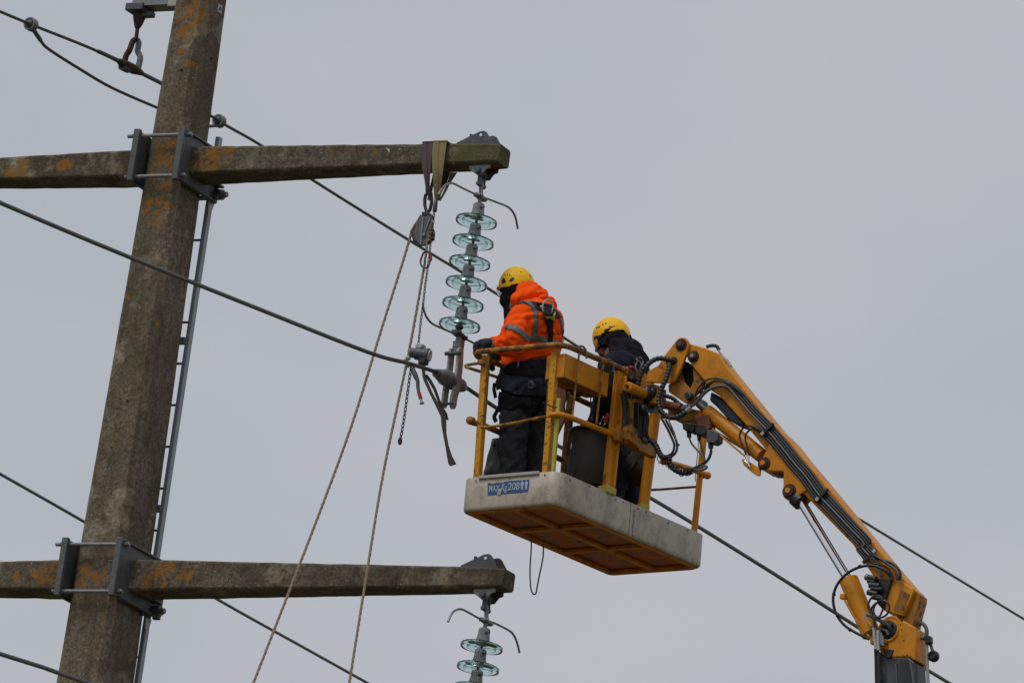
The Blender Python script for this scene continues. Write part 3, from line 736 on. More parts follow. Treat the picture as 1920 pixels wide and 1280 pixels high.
ho = thing('lever_chain_hoist', W(785, 660, -.12), 'small lever chain hoist hanging beside the conductor, lever with a red band', 'chain hoist')
def chain_geo(path, step=.0205, ry=.0105, rx=.0062, wr=.0028):
    P = catmull(path, 8); d = [0]
    for i in range(1, len(P)): d.append(d[-1]+np.linalg.norm(P[i]-P[i-1]))
    b = MB(); n = int(d[-1]/step)
    for i in range(n+1):
        s = min(i*step, d[-1]); q = np.array([np.interp(s, d, [p[k] for p in P]) for k in range(3)])
        q2 = np.array([np.interp(min(s+.01, d[-1]+.0), d, [p[k] for p in P]) for k in range(3)]); q1 = np.array([np.interp(max(s-.01, 0), d, [p[k] for p in P]) for k in range(3)])
        t = unit(q2-q1); a = unit(np.cross(t, Y)) if i % 2 else unit(np.cross(t, np.cross(t, Y))); a = unit(a+.35*np.cross(t, a))
        b.tube([q+t*ry*sin(w)*1.25+a*rx*cos(w) for w in np.linspace(0, 2*pi, 11)[:-1]], wr, 5, closed=True)
    return b
upc = [(814.5, 392), (813, 411), (811.6, 422), (809, 445), (807, 458), (806, 470), (804, 487), (801, 509), (797, 537), (794, 565), (790, 595), (785.6, 634), (784, 655)]
chain_geo([W(*p, -.12) for p in upc]).build('chain', M['chain'], ho, kind='stuff')
loc = [(771, 690), (769, 701), (763, 745), (758.6, 778), (754, 806), (751, 822)]
chain_geo([W(*p, -.16) for p in loc], .026, .0135, .008, .0034).build('chain', M['chain'], ho, kind='stuff')
MB().tube([W(751, 820, -.16), W(750, 826, -.16), W(749.5, 833, -.16)], [.008, .015, .009], 10).build('chain_stop', M['rusty'], ho)
MB().tube([W(819, 368, -.08), W(816.5, 382, -.12), W(815, 397, -.12)], [.010, .014, .014], 8).build('top_hook', M['black'], ho, bevel=.002)
hxd = unit(V3(1, .25, -.12))
hc = W(*c7(300, 285), -.12)
MB().lathe(hc-hxd*.055, hxd, [(.001, 0), (.026, 0), (.031, .012), (.030, .03), (.038, .035), (.040, .075), (.040, .10), (.046, .102), (.046, .118), (.041, .122), (.001, .122)], 20).build('hoist_body', M['galv_dark'], ho, bevel=.002)
MB().lathe(hc+hxd*.067, hxd, [(.001, 0), (.038, 0), (.036, .008), (.001, .010)], 20).build('side_cover', M['galv_light'], ho)
MB().box(W(*c7(330, 175), -.12), (X, Y, Z), (.05, .05, .03)).build('chain_guide', M['galv_light'], ho, bevel=.006)
b = MB(); b.box(W(*c7(375, 410), -.12), (X, Y, Z), (.05, .05, .035)); b.box(W(*c7(350, 465), -.12), (X, Y, Z), (.035, .035, .02)); b.build('swivel', M['black'], ho, bevel=.004)
b = MB(); b.ball(W(*c7(180, 280), -.12), .018); b.ball(W(*c7(130, 350), -.14), .017); b.ball(W(*c7(95, 380), -.14), .013); b.ball(W(*c7(125, 460), -.14), .017); b.build('hand_wheel', M['galv_light'], ho)
lev = MB().tube(catmull([W(*c7(*p), -.15) for p in ((190, 470), (215, 560), (250, 640), (283, 720), (285, 800), (300, 890), (330, 990))], 4), list(np.interp(np.linspace(0, 1, 25), [0, .3, .5, 1], [.014, .017, .012, .010])), 8).build('lever', M['galv_dark'], ho)
MB().tube([W(*c7(300, 898), -.15), W(*c7(333, 1000), -.15)], .0118, 10).build('red_band', M['red'], lev)
MB().tube([W(*c7(333, 1000), -.15), W(*c7(345, 1050), -.15), W(*c7(352, 1075), -.15)], [.009, .008, .016], 10).build('grip_end', M['galv_light'], lev)
c8 = crop(4.267, 700, 600)
st = thing('webbing_strap', W(820, 760, -.12), 'dark webbing strap hanging loose from the chain hoist beside the suspension clamp', 'strap')
def rib8(pr, y, mat, nm): ribbon([(c8(*a), c8(*b_)) for a, b_ in pr], y, .006).build(nm, mat, st, bevel=.0015)
rib8([((386, 395), (412, 395)), ((392, 450), (415, 440)), ((400, 480), (425, 470)), ((450, 590), (472, 580)), ((495, 680), (520, 665)), ((535, 765), (560, 755))], -.12, M['strap_dark'], 'webbing')
rib8([((405, 435), (430, 432)), ((440, 490), (465, 480)), ((480, 560), (502, 550)), ((510, 640), (530, 630)), ((535, 710), (560, 705)), ((555, 770), (580, 765))], -.10, M['canvas'], 'webbing')
rib8([((520, 690), (560, 700)), ((538, 770), (580, 770)), ((545, 850), (582, 845)), ((560, 930), (582, 900)), ((575, 1010), (600, 1000)), ((588, 1090), (628, 1085)), ((598, 1145), (655, 1135)), ((612, 1167), (662, 1150))], -.125, M['strap_dark'], 'webbing')
rib8([((555, 705), (568, 710)), ((570, 745), (590, 750)), ((578, 795), (600, 798))], -.115, M['green_black'], 'webbing_end')

# green cord loop under the basket
gc = thing('cord_loop', Bp(.5, .25, 0), 'thin green cord hanging in a narrow loop beneath the basket floor', 'cord')
MB().tube(catmull([Bpl(px, py, 1, .55) for px, py in ((996, 1010), (996, 1030), (994, 1060), (994, 1085), (996, 1105), (1000, 1113), (1005, 1111), (1008, 1095), (1013, 1070), (1018, 1045), (1019, 1020))], 5), .0045, 8).build('cord', M['green_rope'], gc)

# ================================================================ BOOM LIFT
lift = thing('boom_lift', V3(6, .5, 0), 'yellow articulated boom lift holding two workers in a rusty basket', 'boom lift')
# --- toe boards: rounded box wall, in two sheets with a seam
def wall_path(off):
    pts = []; r = .075-off; A0, A1, B0, B1 = off, BW-off, off, BL-off
    for (ca, cb, a0) in ((A0+r, B0+r, 3*pi/2), (A0+r, B1-r, pi), (A1-r, B1-r, pi/2), (A1-r, B0+r, 0)):
        rr = r if cb < BL/2 or True else .02
        for k in range(7):
            a = a0-k*(pi/2)/6
            pts.append((ca+rr*cos(a), cb+rr*sin(a)))
    return pts
outer = wall_path(0); inner = wall_path(.012)
# order: start at near corner (a=0,b=0) side heading along b
def wall(idx, name, lab=None, cut=None):
    b = MB()
    n = len(idx); vs = []
    for (oa, ob), (ia, ib) in idx:
        def mid_(t): return oa+(ia-oa)*t, ob+(ib-ob)*t
        q = [Bp(*mid_(1.0), -.004), Bp(*mid_(.35), .002), Bp(*mid_(.08), .010), Bp(oa, ob, .022), Bp(oa, ob, BH-.005), Bp(*mid_(.4), BH), Bp(ia, ib, BH-.004), Bp(*mid_(1.2), .012)]
        vs += q
    m = 8; fs = [tuple(range(m)), tuple(range(m*n-1, m*n-m-1, -1))]
    for i in range(n-1):
        for k in range(m): fs.append((i*m+k, i*m+(k+1) % m, i*m+m+(k+1) % m, i*m+m+k))
    return b.add(vs, fs).build(name, M['alu'], lift, ang=50)
pr = list(zip(outer, inner)); n = len(pr)
# near long side runs from pr[6] (near corner end) to pr[7]
seam_b = .784
def lerp(p, q, t): return tuple((p[0][k]*(1-t)+q[0][k]*t) for k in (0, 1)), tuple((p[1][k]*(1-t)+q[1][k]*t) for k in (0, 1))
tS = (seam_b-pr[6][0][1])/(pr[7][0][1]-pr[6][0][1])
first = [lerp(pr[6], pr[7], tS-.002)]+[pr[6-k] for k in range(7)]+[pr[27-k] for k in range(7)]+[lerp(pr[21], pr[20], .5)]
second = [lerp(pr[6], pr[7], tS+.002)]+[pr[7+k] for k in range(14)]+[lerp(pr[21], pr[20], .502)]
w1 = wall(first, 'toe_board'); w2 = wall(second, 'toe_board')
# weld blob and rolled lower edge
b = MB()
for k in range(7):
    b.ball(Bp(-.003, seam_b+.045+rnd.uniform(-.008, .008), .02+k*.024), .009, (.5, 1, 1.6), 8)
b.build('weld_scar', M['galv_light'], w2)
# abrasive strip on the near short edge
MB().box(Bp(.36, -.004, BH-.004), (BA, BB, BU), (.44, .012, .02)).build('edge_strip', simple('speckled_strip', (.42, .42, .38), .8, 0, .4, 90, (.15, .14, .12), .8), lift, bevel=.003)
for (a, b_) in ((.10, 0), (.60, 0)): MB().cyl(Bp(a, -.006, BH-.02), Bp(a, .004, BH-.02), .005, 8).build('rivet', M['galv'], lift)
for b_ in (.12, .33, .62, .70, .86, .95, 1.2, 1.42): MB().cyl(Bp(-.004, b_, BH-.02+.006*sin(b_*40)), Bp(.004, b_, BH-.02+.006*sin(b_*40)), .005, 8).build('rivet', M['galv_dark'], lift)
for b_ in (.1, .3, .5, .9, 1.3, 1.5): MB().cyl(Bp(-.004, b_, .022), Bp(.004, b_, .022), .004, 8).build('rivet', M['galv_light'], lift)
# sticker MAX Kg208 and two little men
st_c = [(914.5, 905), (945, 904), (946, 902), (992, 898), (992, 908), (990, 921), (914, 928)]
def S_(px, py, off): return Bpl(px, py, 1, -off)
sk = MB().prism([S_(px, py, .0025) for px, py in st_c], BB*.002).build('sticker', M['blue'], lift)
def fill(name, polys, mat, off, parent):
    b = MB()
    for pg in polys: b.prism([S_(px, py, off) for px, py in pg], BB*.0015)
    return b.build(name, mat, parent, smooth=False)
ls = crop(16, 900, 880)
A_, B_ = S_(916.5, 923, .004), S_(951, 917.8, .004)
def text(s, p0, p1, hpx, sx):
    cu = bpy.data.curves.new('lettering', 'FONT'); cu.body = s; cu.size = 1; cu.offset = .012
    ob = bpy.data.objects.new('lettering', cu); me = bpy.data.meshes.new_from_object(ob); bpy.data.objects.remove(ob)
    vs = [v.co for v in me.vertices]; x0 = min(v.x for v in vs); x1 = max(v.x for v in vs)
    ux = (p1-p0)/(x1-x0); uz = BU*hpx
    o = bpy.data.objects.new('lettering', me)
    for v in me.vertices:
        q = p0+ux*(v.co.x-x0)+uz*v.co.y-root_origin(sk); v.co = q
    me.materials.clear(); me.materials.append(M['white_ink']); COL.objects.link(o); o.parent = sk
    return o
off = .0048
text('MAX', S_(*ls(262, 672), off), S_(*ls(580, 650), off), .060, 1)
text('Kg', S_(*ls(640, 640), off), S_(*ls(800, 622), off), .064, 1)
text('208', S_(*ls(835, 612), off), S_(*ls(1180, 590), off), .066, 1)
pk = [ls(*p) for p in ((545, 575), (650, 560), (635, 640), (615, 735), (508, 745), (525, 650))]
fill('torn_patch', [pk, [ls(*p) for p in ((300, 402), (480, 398), (395, 440))], [ls(*p) for p in ((790, 600), (920, 585), (925, 612), (830, 618))], [ls(*p) for p in ((1090, 420), (1160, 460), (1120, 475), (1080, 440))]], M['peel'], .0062, sk)
men = []
for x in (1262, 1385):
    men.append([ls(x+dx, y) for dx, y in ((-45, 370), (45, 362), (48, 455), (30, 460), (28, 590), (4, 592), (0, 480), (-6, 595), (-30, 598), (-32, 465), (-48, 462))])
    men.append([ls(x+20*cos(a), 332+20*sin(a)) for a in np.linspace(0, 2*pi, 9)[:-1]])
fill('figure_symbol', men, M['white_ink'], off, sk)

# --- floor seen from below
fl = M['rust_orange']
b = MB(); fr = [Bp(a, b_, .004) for a, b_ in wall_path(.04)]
MB().tube(fr, .020, 8, closed=True).build('floor_frame', fl, lift)
MB().bar(Bp(BW/2, .04, .006), Bp(BW/2, BL-.04, .006), .045, .022, BA).build('floor_brace', fl, lift, bevel=.004)
crossb = [.54, 1.07]
for cb in crossb:
    for (a0, a1) in ((.045, BW/2-.0235), (BW/2+.0235, BW-.045)):
        MB().bar(Bp(a0, cb, .004), Bp(a1, cb, .004), .042, .022, BB).build('floor_brace', fl, lift, bevel=.004)
bb = [.02, .54, 1.07, BL-.02]
for i in range(3):
    for (a0, a1) in ((.02, BW/2-.001), (BW/2+.001, BW-.02)):
        MB().box(Bp((a0+a1)/2, (bb[i]+bb[i+1])/2, .024), (BA, BB, BU), (a1-a0, bb[i+1]-bb[i]-.002, .006)).build('floor_panel', M['panel_under'], lift)
FLOOR = .028
# --- posts
def post(a, b_, z0, z1, w, name='post', mat='yellow_post', a2=None, b2=None, rnd_=False):
    p, q = Bp(a, b_, z0), Bp(a if a2 is None else a2, b_ if b2 is None else b2, z1)
    if rnd_: return MB().cyl(p, q, w/2, 16).build(name, M[mat], lift)
    return MB().bar(p, q, w, w, BA).build(name, M[mat], lift, bevel=.005)
post(.625, .05, .19, .975, .042, a2=.638, b2=.04)
post(.115, .035, .19, .965, .042, a2=.125)
MB().bar(Bp(.062, .03, .20), Bp(.068, .03, .66), .022, .02, BA).build('tape_strip', M['lime'], lift, bevel=.002)
# near side post beside the gate: two faced channel with taped foot
o = MB(); o.bar(Bp(.032, .555, .16), Bp(.032, .585, .97), .060, .03, BB); o.bar(Bp(.020, .592, .208), Bp(.014, .618, .95), .018, .040, BB)
o.build('post', M['yellow'], lift, bevel=.003)
MB().box(Bp(.025, .555, .22), (BA, BB, BU), (.075, .095, .045)).build('foot_collar', M['lime'], lift, bevel=.006)
post(.048, .985, .16, .97, .068, rnd_=True, b2=1.045, mat='yellow')
MB().cyl(Bp(.048, .985, .205), Bp(.048, .987, .240), .040, 16).build('foot_collar', M['lime'], lift)
post(.038, 1.545, .16, .975, .040, rnd_=True, b2=1.575, mat='yellow')
post(.64, .97, .03, .98, .040, mat='rail')
post(.64, 1.55, .03, .98, .038, mat='rail', rnd_=True)
post(.64, .55, .03, .98, .030, mat='rail', rnd_=True)
for p_, q_ in (((1086, 662), (1073, 782)), ((1131, 683), (1117, 801))):
    MB().cyl(Bpl(*p_, 0, .028), Bpl(*q_, 0, .024), .0065, 10).build('stay_rod', M['rail'], lift)
# --- rails
def rails(z, r, mat, pts, name):
    P = [Bp(a, b_, z+dz) for a, b_, dz in pts]
    return MB().tube(catmull(P, 5), r, 12).build(name, M[mat], lift)
# top rail: from the gate post round the near short end and along the far side to the right end
rails(.985, .018, 'rail', [(.03, .64, .012), (.03, .45, .008), (.03, .25, 0), (.04, .06, 0), (.085, .005, 0), (.15, -.012, 0), (.38, -.012, 0), (.60, -.012, 0), (.67, .0, 0), (.70, .04, -.01), (.69, .12, -.01), (.67, .4, -.008), (.66, 1.0, -.008), (.66, 1.5, -.008), (.62, 1.58, 0), (.5, 1.6, 0), (.1, 1.6, 0), (.035, 1.575, 0)], 'top_rail')
# mid rails
rails(.555, .017, 'yellow', [(.10, -.005, -.005), (.05, .01, 0), (.025, .08, .002), (.02, .3, .008), (.02, .59, .016)], 'mid_rail')
MB().tube(catmull([Bp(.09, .02, .553), Bp(.2, .018, .545), Bp(.36, .018, .528), (Bp(.55, .018, .516)), Bp(.62, .03, .525)], 5), .0095, 10).build('mid_rail', M['rail'], lift)
rails(.56, .018, 'rail', [(.655, -.01, .0), (.69, .01, 0), (.69, .06, 0), (.665, .15, 0), (.66, .9, 0), (.66, 1.5, 0), (.60, 1.59, 0), (.45, 1.605, 0)], 'mid_rail')
MB().ball(Bp(.675, -.012, .558), .026).build('rail_end', M['rail'], lift)
rails(.575, .018, 'yellow', [(.02, 1.12, -.03), (.02, 1.3, -.01), (.015, 1.52, .005), (.03, 1.60, .008), (.09, 1.625, .008)], 'mid_rail')
MB().ball(Bp(.02, 1.615, .583), .024).build('rail_end', M['yellow'], lift)
MB().tube([Bpl(1183, 920, 0, .62), Bpl(1240, 917, 0, .3), Bp(.04, 1.56, .50)], .008, 8).build('cross_rod', M['rail'], lift)
# outer bumper hook on the left corner
MB().tube(catmull([Bpl(912, 679, 1, -.01), Bpl(896, 681, 1, .0), Bpl(877, 684, 1, .02), Bpl(873, 687, 1, .05), Bpl(880, 690, 0, .69), Bpl(915, 701, 0, .68), Bpl(945, 712, 0, .67), Bpl(1000, 735, 0, .67)], 5), .0095, 8).build('hook_rail', M['rail'], lift)
MB().box(Bpl(903, 679, 1, .0), (BA, BB, BU), (.045, .03, .03)).build('rail_lug', M['rail'], lift, bevel=.003)
MB().tube([Bpl(919, 668, 0, .60), Bpl(913, 745, 0, .60), Bpl(907, 797, 0, .60)], .0042, 6).build('hanging_cable', M['strap_dark'], lift)
# cable ties on posts
MB().tube([Bpl(x, y, 0, -.02) for x, y in ((1018, 754), (1030, 760), (1042, 765), (1044, 762))], .004, 6).build('cable_tie', M['black'], lift)
for (px, py) in ((1093, 657), (1144, 682)):
    q = Bpl(px, py, 0, .02); MB().tube(catmull([q+BU*.02-BB*.035, q+BU*.024, q+BB*.02-BA*.01, q+BB*.026-BA*.012-BU*.045], 4), .006, 8).build('hook', M['grey_hose'], lift)
# yellow tool tray hung inside the near rail
tr = MB(); a0, a1, b0, b1 = .045, .215, .03, .50
def tray_pt(a, b_, z): return Bp(a, b_, z)
base = [(a0, b0), (a0, b1), (a1-.03, b1-.02), (a1, b1-.14), (a1-.02, b0+.02), (a1-.09, b0)]
z0a, z1a = .795, .938
for (i, (p, q)) in enumerate(zip(base, base[1:]+base[:1])):
    tr.prism([Bp(*p, z0a), Bp(*q, z0a), Bp(*q, z1a), Bp(*p, z1a)], unit(np.cross(Bp(*q, 0)-Bp(*p, 0), BU))*-.004)
tray = tr.build('tool_tray', M['yellow'], lift, bevel=.002)
MB().prism([Bp(a, b_, z0a) for a, b_ in base], -BU*.004).build('tray_floor', M['window'], tray)
MB().tube(catmull([Bp(a, b_, z0a-.01) for a, b_ in ((.14, .36), (.19, .41), (.20, .35), (.17, .28))], 4), .009, 6).build('drain_lip', M['black'], tray)
# red brown board inside
MB().prism([Bpl(px, py, 1, .30) for px, py in ((1026, 702), (1058, 717), (1060, 724), (1061, 743), (1057, 756), (1058, 786), (1043, 817), (1030, 806), (1022, 770))], BB*.02).build('control_board', M['red_brown'], lift, bevel=.004)

# --- mount between basket and boom
cm = crop(6.4, 1160, 680)
def MPt(x, y, a=-.05): return Bpl(*cm(x, y), 0, a)
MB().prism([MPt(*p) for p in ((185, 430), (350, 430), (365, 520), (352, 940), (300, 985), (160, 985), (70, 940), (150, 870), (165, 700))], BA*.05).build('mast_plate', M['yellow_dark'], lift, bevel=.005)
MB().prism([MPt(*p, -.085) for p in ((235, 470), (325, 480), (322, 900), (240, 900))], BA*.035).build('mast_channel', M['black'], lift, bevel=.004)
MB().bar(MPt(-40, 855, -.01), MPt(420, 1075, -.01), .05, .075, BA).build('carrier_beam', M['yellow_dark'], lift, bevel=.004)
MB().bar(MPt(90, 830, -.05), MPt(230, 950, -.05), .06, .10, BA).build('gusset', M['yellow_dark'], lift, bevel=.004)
MB().cyl(MPt(105, 285, -.06), MPt(360, 400, -.06), .032, 20).build('pivot_barrel', M['yellow'], lift, bevel=.003)
q0 = MPt(100, 283, -.06); dd = unit(MPt(360, 400, -.06)-q0)
MB().cyl(q0-dd*.012, q0+dd*.003, .013, 6).build('pivot_bolt', M['rusty'], lift)
MB().bar(MPt(90, 100, .03), MPt(330, 195, .03), .03, .06, BA).build('upper_beam', M['yellow_dark'], lift, bevel=.004)
MB().prism([G(*cm(*p), .04) for p in ((240, 130), (330, 130), (330, 230), (400, 250), (480, 270), (470, 500), (380, 500), (300, 430), (230, 330))], -GN*.10).build('pivot_bracket', M['yellow_dark'], lift, bevel=.005)
MB().prism([G(*cm(*p), .05) for p in ((385, 285), (470, 270), (500, 300), (455, 490), (370, 480))], -GN*.02).build('bracket_cheek', M['yellow'], lift, bevel=.004)
MB().prism([G(*cm(*p), .06) for p in ((300, 330), (380, 320), (385, 420), (350, 500), (250, 560), (230, 470))], -GN*.04).build('grease_guard', M['black'], lift, bevel=.004)

for (x, y, r, a_) in ((355, 375, .050, -.07), (420, 360, .035, -.10), (300, 560, .03, -.10)):
    q = MPt(x, y, a_); MB().ball(q, r, (.8, 1, 1.1), 14).build('grease_boot', M['black'], lift)
MB().prism([MPt(*p, -.06) for p in ((330, 500), (520, 495), (530, 600), (345, 600))], BA*.03).build('clamp_plate', M['black'], lift, bevel=.004)
for k, pts in enumerate(([(60, 330), (90, 430), (110, 560), (100, 700), (120, 850)], [(40, 360), (60, 480), (70, 640), (60, 760)], [(250, 560), (262, 700), (255, 830), (285, 930), (340, 960)], [(330, 560), (345, 700), (335, 850), (380, 940)])):
    MB().tube(catmull([MPt(*p, -.04-.02*k) for p in pts], 5), .012, 8).build('hose', M['black'], lift)  # black tubes also stand in for dark vertical shadows on the mount
# --- boom plates
c6 = crop(4.267, 1160, 600); B1 = crop(4.923, 1380, 760); B2 = crop(4.573, 1540, 1000)
def gp(name, pts, cr_, off, t_, mat, bevel=.004, parent=lift):
    return MB().prism([G(*cr_(*p), off) for p in pts], -GN*t_).build(name, M[mat], parent, bevel=bevel)
idc = lambda x, y: (x, y)
lk = [(215, 495), (232, 412), (270, 385), (318, 362), (350, 305), (468, 152), (488, 139), (510, 136), (532, 142), (550, 158), (558, 180), (556, 210), (545, 260), (500, 375), (455, 470), (440, 488), (425, 497), (340, 500)]
gp('link_plate', lk, c6, .085, .022, 'yellow')
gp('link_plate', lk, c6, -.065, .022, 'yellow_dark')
boom = gp('jib_boom', [(1291, 643), (1324, 652), (1347, 662), (1361, 684), (1454, 799), (1480, 824), (1504, 854), (1547, 905), (1606, 976), (1665, 1049), (1712, 1104), (1700, 1130), (1668, 1125), (1634, 1075), (1599, 1020), (1514, 933), (1470, 885), (1436, 843), (1397, 795), (1364, 759), (1348, 741), (1333, 731), (1319, 712), (1301, 691), (1287, 668)], idc, .06, .13, 'yellow', .008)
gp('lower_link', [(440, 480), (490, 395), (520, 490), (570, 550), (610, 585), (612, 625), (590, 658), (560, 668), (520, 655), (400, 575), (395, 520)], c6, .045, .03, 'yellow_dark')
gp('head_web', [(590, 385), (690, 480), (650, 560), (610, 595), (570, 550), (600, 480)], c6, .035, .03, 'yellow_dark')
gp('dark_gap_fill', [(515, 320), (560, 340), (610, 400), (604, 480), (570, 548), (515, 485), (485, 400)], c6, .0, .05, 'hole')  # near black sheet; shade of the gap between the plates put into colour
gp('boom_cover', [(735, 570), (775, 590), (850, 650), (940, 745), (1010, 835), (985, 847), (930, 830), (870, 790), (780, 690), (725, 640)], c6, .03, .09, 'navy_cover', .01)
br = gp('cylinder_bracket', [(310, 345), (245, 480), (222, 540), (232, 590), (290, 600), (437, 605), (434, 820), (440, 845), (455, 860), (490, 868), (520, 860), (680, 765), (560, 640), (420, 440)], B1, .072, .15, 'yellow', .005)
gp('brown_gusset', [(300, 598), (430, 600), (430, 632), (340, 628)], B1, .03, .1, 'red_brown')  # red brown piece under the cylinder bracket
ep = gp('end_plate', [(620, 393), (700, 410), (775, 462), (798, 480), (700, 705), (640, 690), (530, 655), (545, 560), (560, 490), (590, 420)], B2, .078, .14, 'yellow', .006)
gp('access_window', [(680, 478), (760, 520), (700, 690), (618, 655)], B2, .080, .01, 'window', .001, ep)
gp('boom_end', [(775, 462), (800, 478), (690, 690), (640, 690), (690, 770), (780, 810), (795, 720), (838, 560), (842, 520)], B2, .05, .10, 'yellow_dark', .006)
kn_ = gp('knuckle', [(480, 850), (490, 780), (520, 735), (560, 708), (600, 698), (650, 702), (700, 738), (798, 795), (808, 830), (810, 1090), (740, 1060), (560, 1060), (500, 1010), (478, 930)], B2, .075, .15, 'yellow', .01)
cpt = G(*B2(575, 832), .076)
MB().tube([cpt+.062*(cos(a)*GU+sin(a)*Z) for a in np.linspace(0, 2*pi, 33)[:-1]], .009, 8, closed=True).build('hole_ring', M['yellow'], kn_)
MB().cyl(cpt-GN*.02, cpt+GN*.003, .058, 32).build('knuckle_hole', M['hole'], kn_)
for i, (x, y) in enumerate(((680, 700), (690, 745), (680, 778), (686, 825), (707, 915), (735, 1040))):
    q = G(*B2(x, y), .077); MB().cyl(q-GN*.002, q+GN*.0015, .0035, 8).build('oil_hole', M['hole'], kn_)
lb_top = [G(*B2(*p), .07) for p in ((455, 985), (560, 1045), (740, 1040), (806, 1095))]
dn = unit(G(1643.0, 1280, .07)-G(1639.5, 1215, .07)); 
k_ = (lb_top[0][2]-.6)/-dn[2]
lowb = MB().prism([lb_top[0], lb_top[1], lb_top[2], lb_top[3], lb_top[3]+dn*k_, lb_top[0]+dn*k_], -GN*.14).build('lower_boom', M['black_paint'], lift, bevel=.018, seg=3)
q = lb_top[0]+dn*k_; q[2] = .35
MB().box(V3(q[0]+.15, q[1]+.07, .35), (GU, GN, Z), (1.6, 1.2, .7)).build('chassis', M['yellow'], lift, bevel=.03)
# pins
def pin(x, y, r, cr_, off, mat='rusty', inner=None, parent=lift):
    q = G(*cr_(x, y), off)
    o = MB().lathe(q, GN, [(.001, -.2), (r, -.2), (r, .0), (r*1.05, .002), (r, .014), (r*.55, .016), (.001, .016)], 20).build('pivot_pin', M[mat], parent, bevel=.001)
    if inner: MB().cyl(q+GN*.014, q+GN*.022, r*.5, 12).build('pin_head', M[inner], o)
pin(500, 198, .026, c6, .086, 'rusty', 'galv_dark'); pin(440, 325, .024, c6, .086, 'rusty', 'yellow_dark')
pin(597, 290, .026, c6, .066, 'rusty', 'galv'); pin(558, 603, .025, c6, .07, 'galv_dark', 'black')
pin(258, 535, .032, B1, .074, 'rusty', 'yellow'); pin(490, 788, .035, B1, .074, 'rusty', 'yellow')
for (x, y, cr_, r) in ((597, 292, c6, .033), (258, 535, B1, .036), (490, 788, B1, .040), (500, 198, c6, .033)):
    q = G(*cr_(x, y), .076 if cr_ is B1 else (.088 if x == 500 else .064)); MB().tube([q+r*(cos(a)*GU+sin(a)*Z) for a in np.linspace(0, 2*pi, 25)[:-1]], .006, 6, closed=True).build('pin_collar', M['rusty'], lift)
# cylinders
def gtube(name, pts, cr_, off, r, mat, n=10, smooth=True, wrap=None, parent=lift):
    P = [G(*cr_(*p), off[i] if hasattr(off, '__len__') else off) for i, p in enumerate(pts)]
    if smooth and len(P) > 2: P = catmull(P, 6)
    rr = r
    if wrap:
        d = [0]
        for i in range(1, len(P)): d.append(d[-1]+np.linalg.norm(P[i]-P[i-1]))
        m = int(d[-1]/wrap*6); P = [np.array([np.interp(s, d, [p[k] for p in P]) for k in range(3)]) for s in np.linspace(0, d[-1], m)]
        rr = [r*(.80+.22*abs(sin(pi*i/6))) for i in range(m)]
    return MB().tube(P, rr, n).build(name, M[mat], parent, ang=50)
gtube('jib_cylinder', [(708, 730), (1145, 1085)], c6, .0, .044, 'yellow', 24)
gtube('cylinder_gland', [(640, 670), (712, 733)], c6, .0, .022, 'galv_dark', 20)
gtube('cylinder_pipe', [(700, 828), (1012, 1088)], c6, .03, .006, 'yellow', 8)
MB().ball(G(*c6(700, 828), .03), .014).build('pipe_elbow', M['yellow'], lift)
gtube('main_cylinder', [(237, 400), (428, 860)], B2, .03, .058, 'yellow', 28)
gtube('cylinder_rod', [(583, 870), (1045, 1630)], B1, .03, .024, 'chrome', 24)
gtube('rod_eye', [(550, 850), (600, 895)], B1, .03, .05, 'black', 20)
gtube('rod_guard', [(620, 860), (1075, 1610)], B1, .01, .008, 'black', 8)
gtube('cylinder_pipe', [(190, 550), (300, 740), (412, 885)], B2, .075, .007, 'yellow', 8)
MB().box(G(*B2(190, 540), .07), (GU, GN, Z), (.035, .03, .03)).build('pipe_block', M['yellow'], lift, bevel=.003)
gp('fitting_plate', [(980, 1110), (1008, 1108), (1100, 1165), (1137, 1195), (1130, 1245), (1110, 1245), (1070, 1220), (1000, 1160)], c6, .07, .012, 'yellow')
# hose bundle along the boom
ctr = [c6(880, 535), c6(940, 610), c6(1050, 740), B1(280, 220), B1(400, 360), B1(480, 460), B1(560, 560), B1(640, 650), B1(770, 830), B1(900, 970), B1(1040, 1120), B1(1180, 1270), B2(350, 120), B2(420, 200)]
def offs(path, d):
    out = []
    for i, p in enumerate(path):
        a = np.array(path[max(i-1, 0)]); b_ = np.array(path[min(i+1, len(path)-1)]); t = (b_-a)/np.linalg.norm(b_-a); out.append((p[0]+t[1]*d, p[1]-t[0]*d))
    return out
st_i = 2
gtube('hose', offs(ctr, 0), idc, .092, .0075, 'grey_hose')
for d, m_, lead in ((-10, 'black', None), (-5.5, 'hose', None), (5, 'black', [c6(700, 520), c6(760, 490), c6(850, 495)]), (9.5, 'hose', [c6(690, 560), c6(740, 500), c6(800, 475), c6(880, 495)]), (13.5, 'black', [c6(900, 500)])):
    if lead: gtube('hose', lead+offs(ctr[1:], d), idc, .082, .0078, m_)
    else: gtube('hose', [c6(1060, 850), c6(1130, 862)]+offs(ctr[3:], d), idc, .082, .0078, m_)
gp('hose_bed', offs(ctr[4:], 15)+offs(ctr[4:], -11)[::-1], idc, .064, .006, 'black', 0)
for (x, y, cr_) in ((285, 225, B1), (790, 830, B1), (415, 195, B2)):
    q = G(*cr_(x, y), .10); t = unit(G(*cr_(x+60, y+75), .10)-q); n_ = np.cross(t, GN)
    o = MB().box(q, (t, n_, GN), (.02, .115, .014)).build('hose_clip', M['black'], lift, bevel=.003)
    MB().box(q+n_*(.035 if cr_ is B1 else -.04)+GN*.006, (t, n_, GN), (.022, .022, .012)).build('clip_bolt', M['galv_light'], o, bevel=.003)
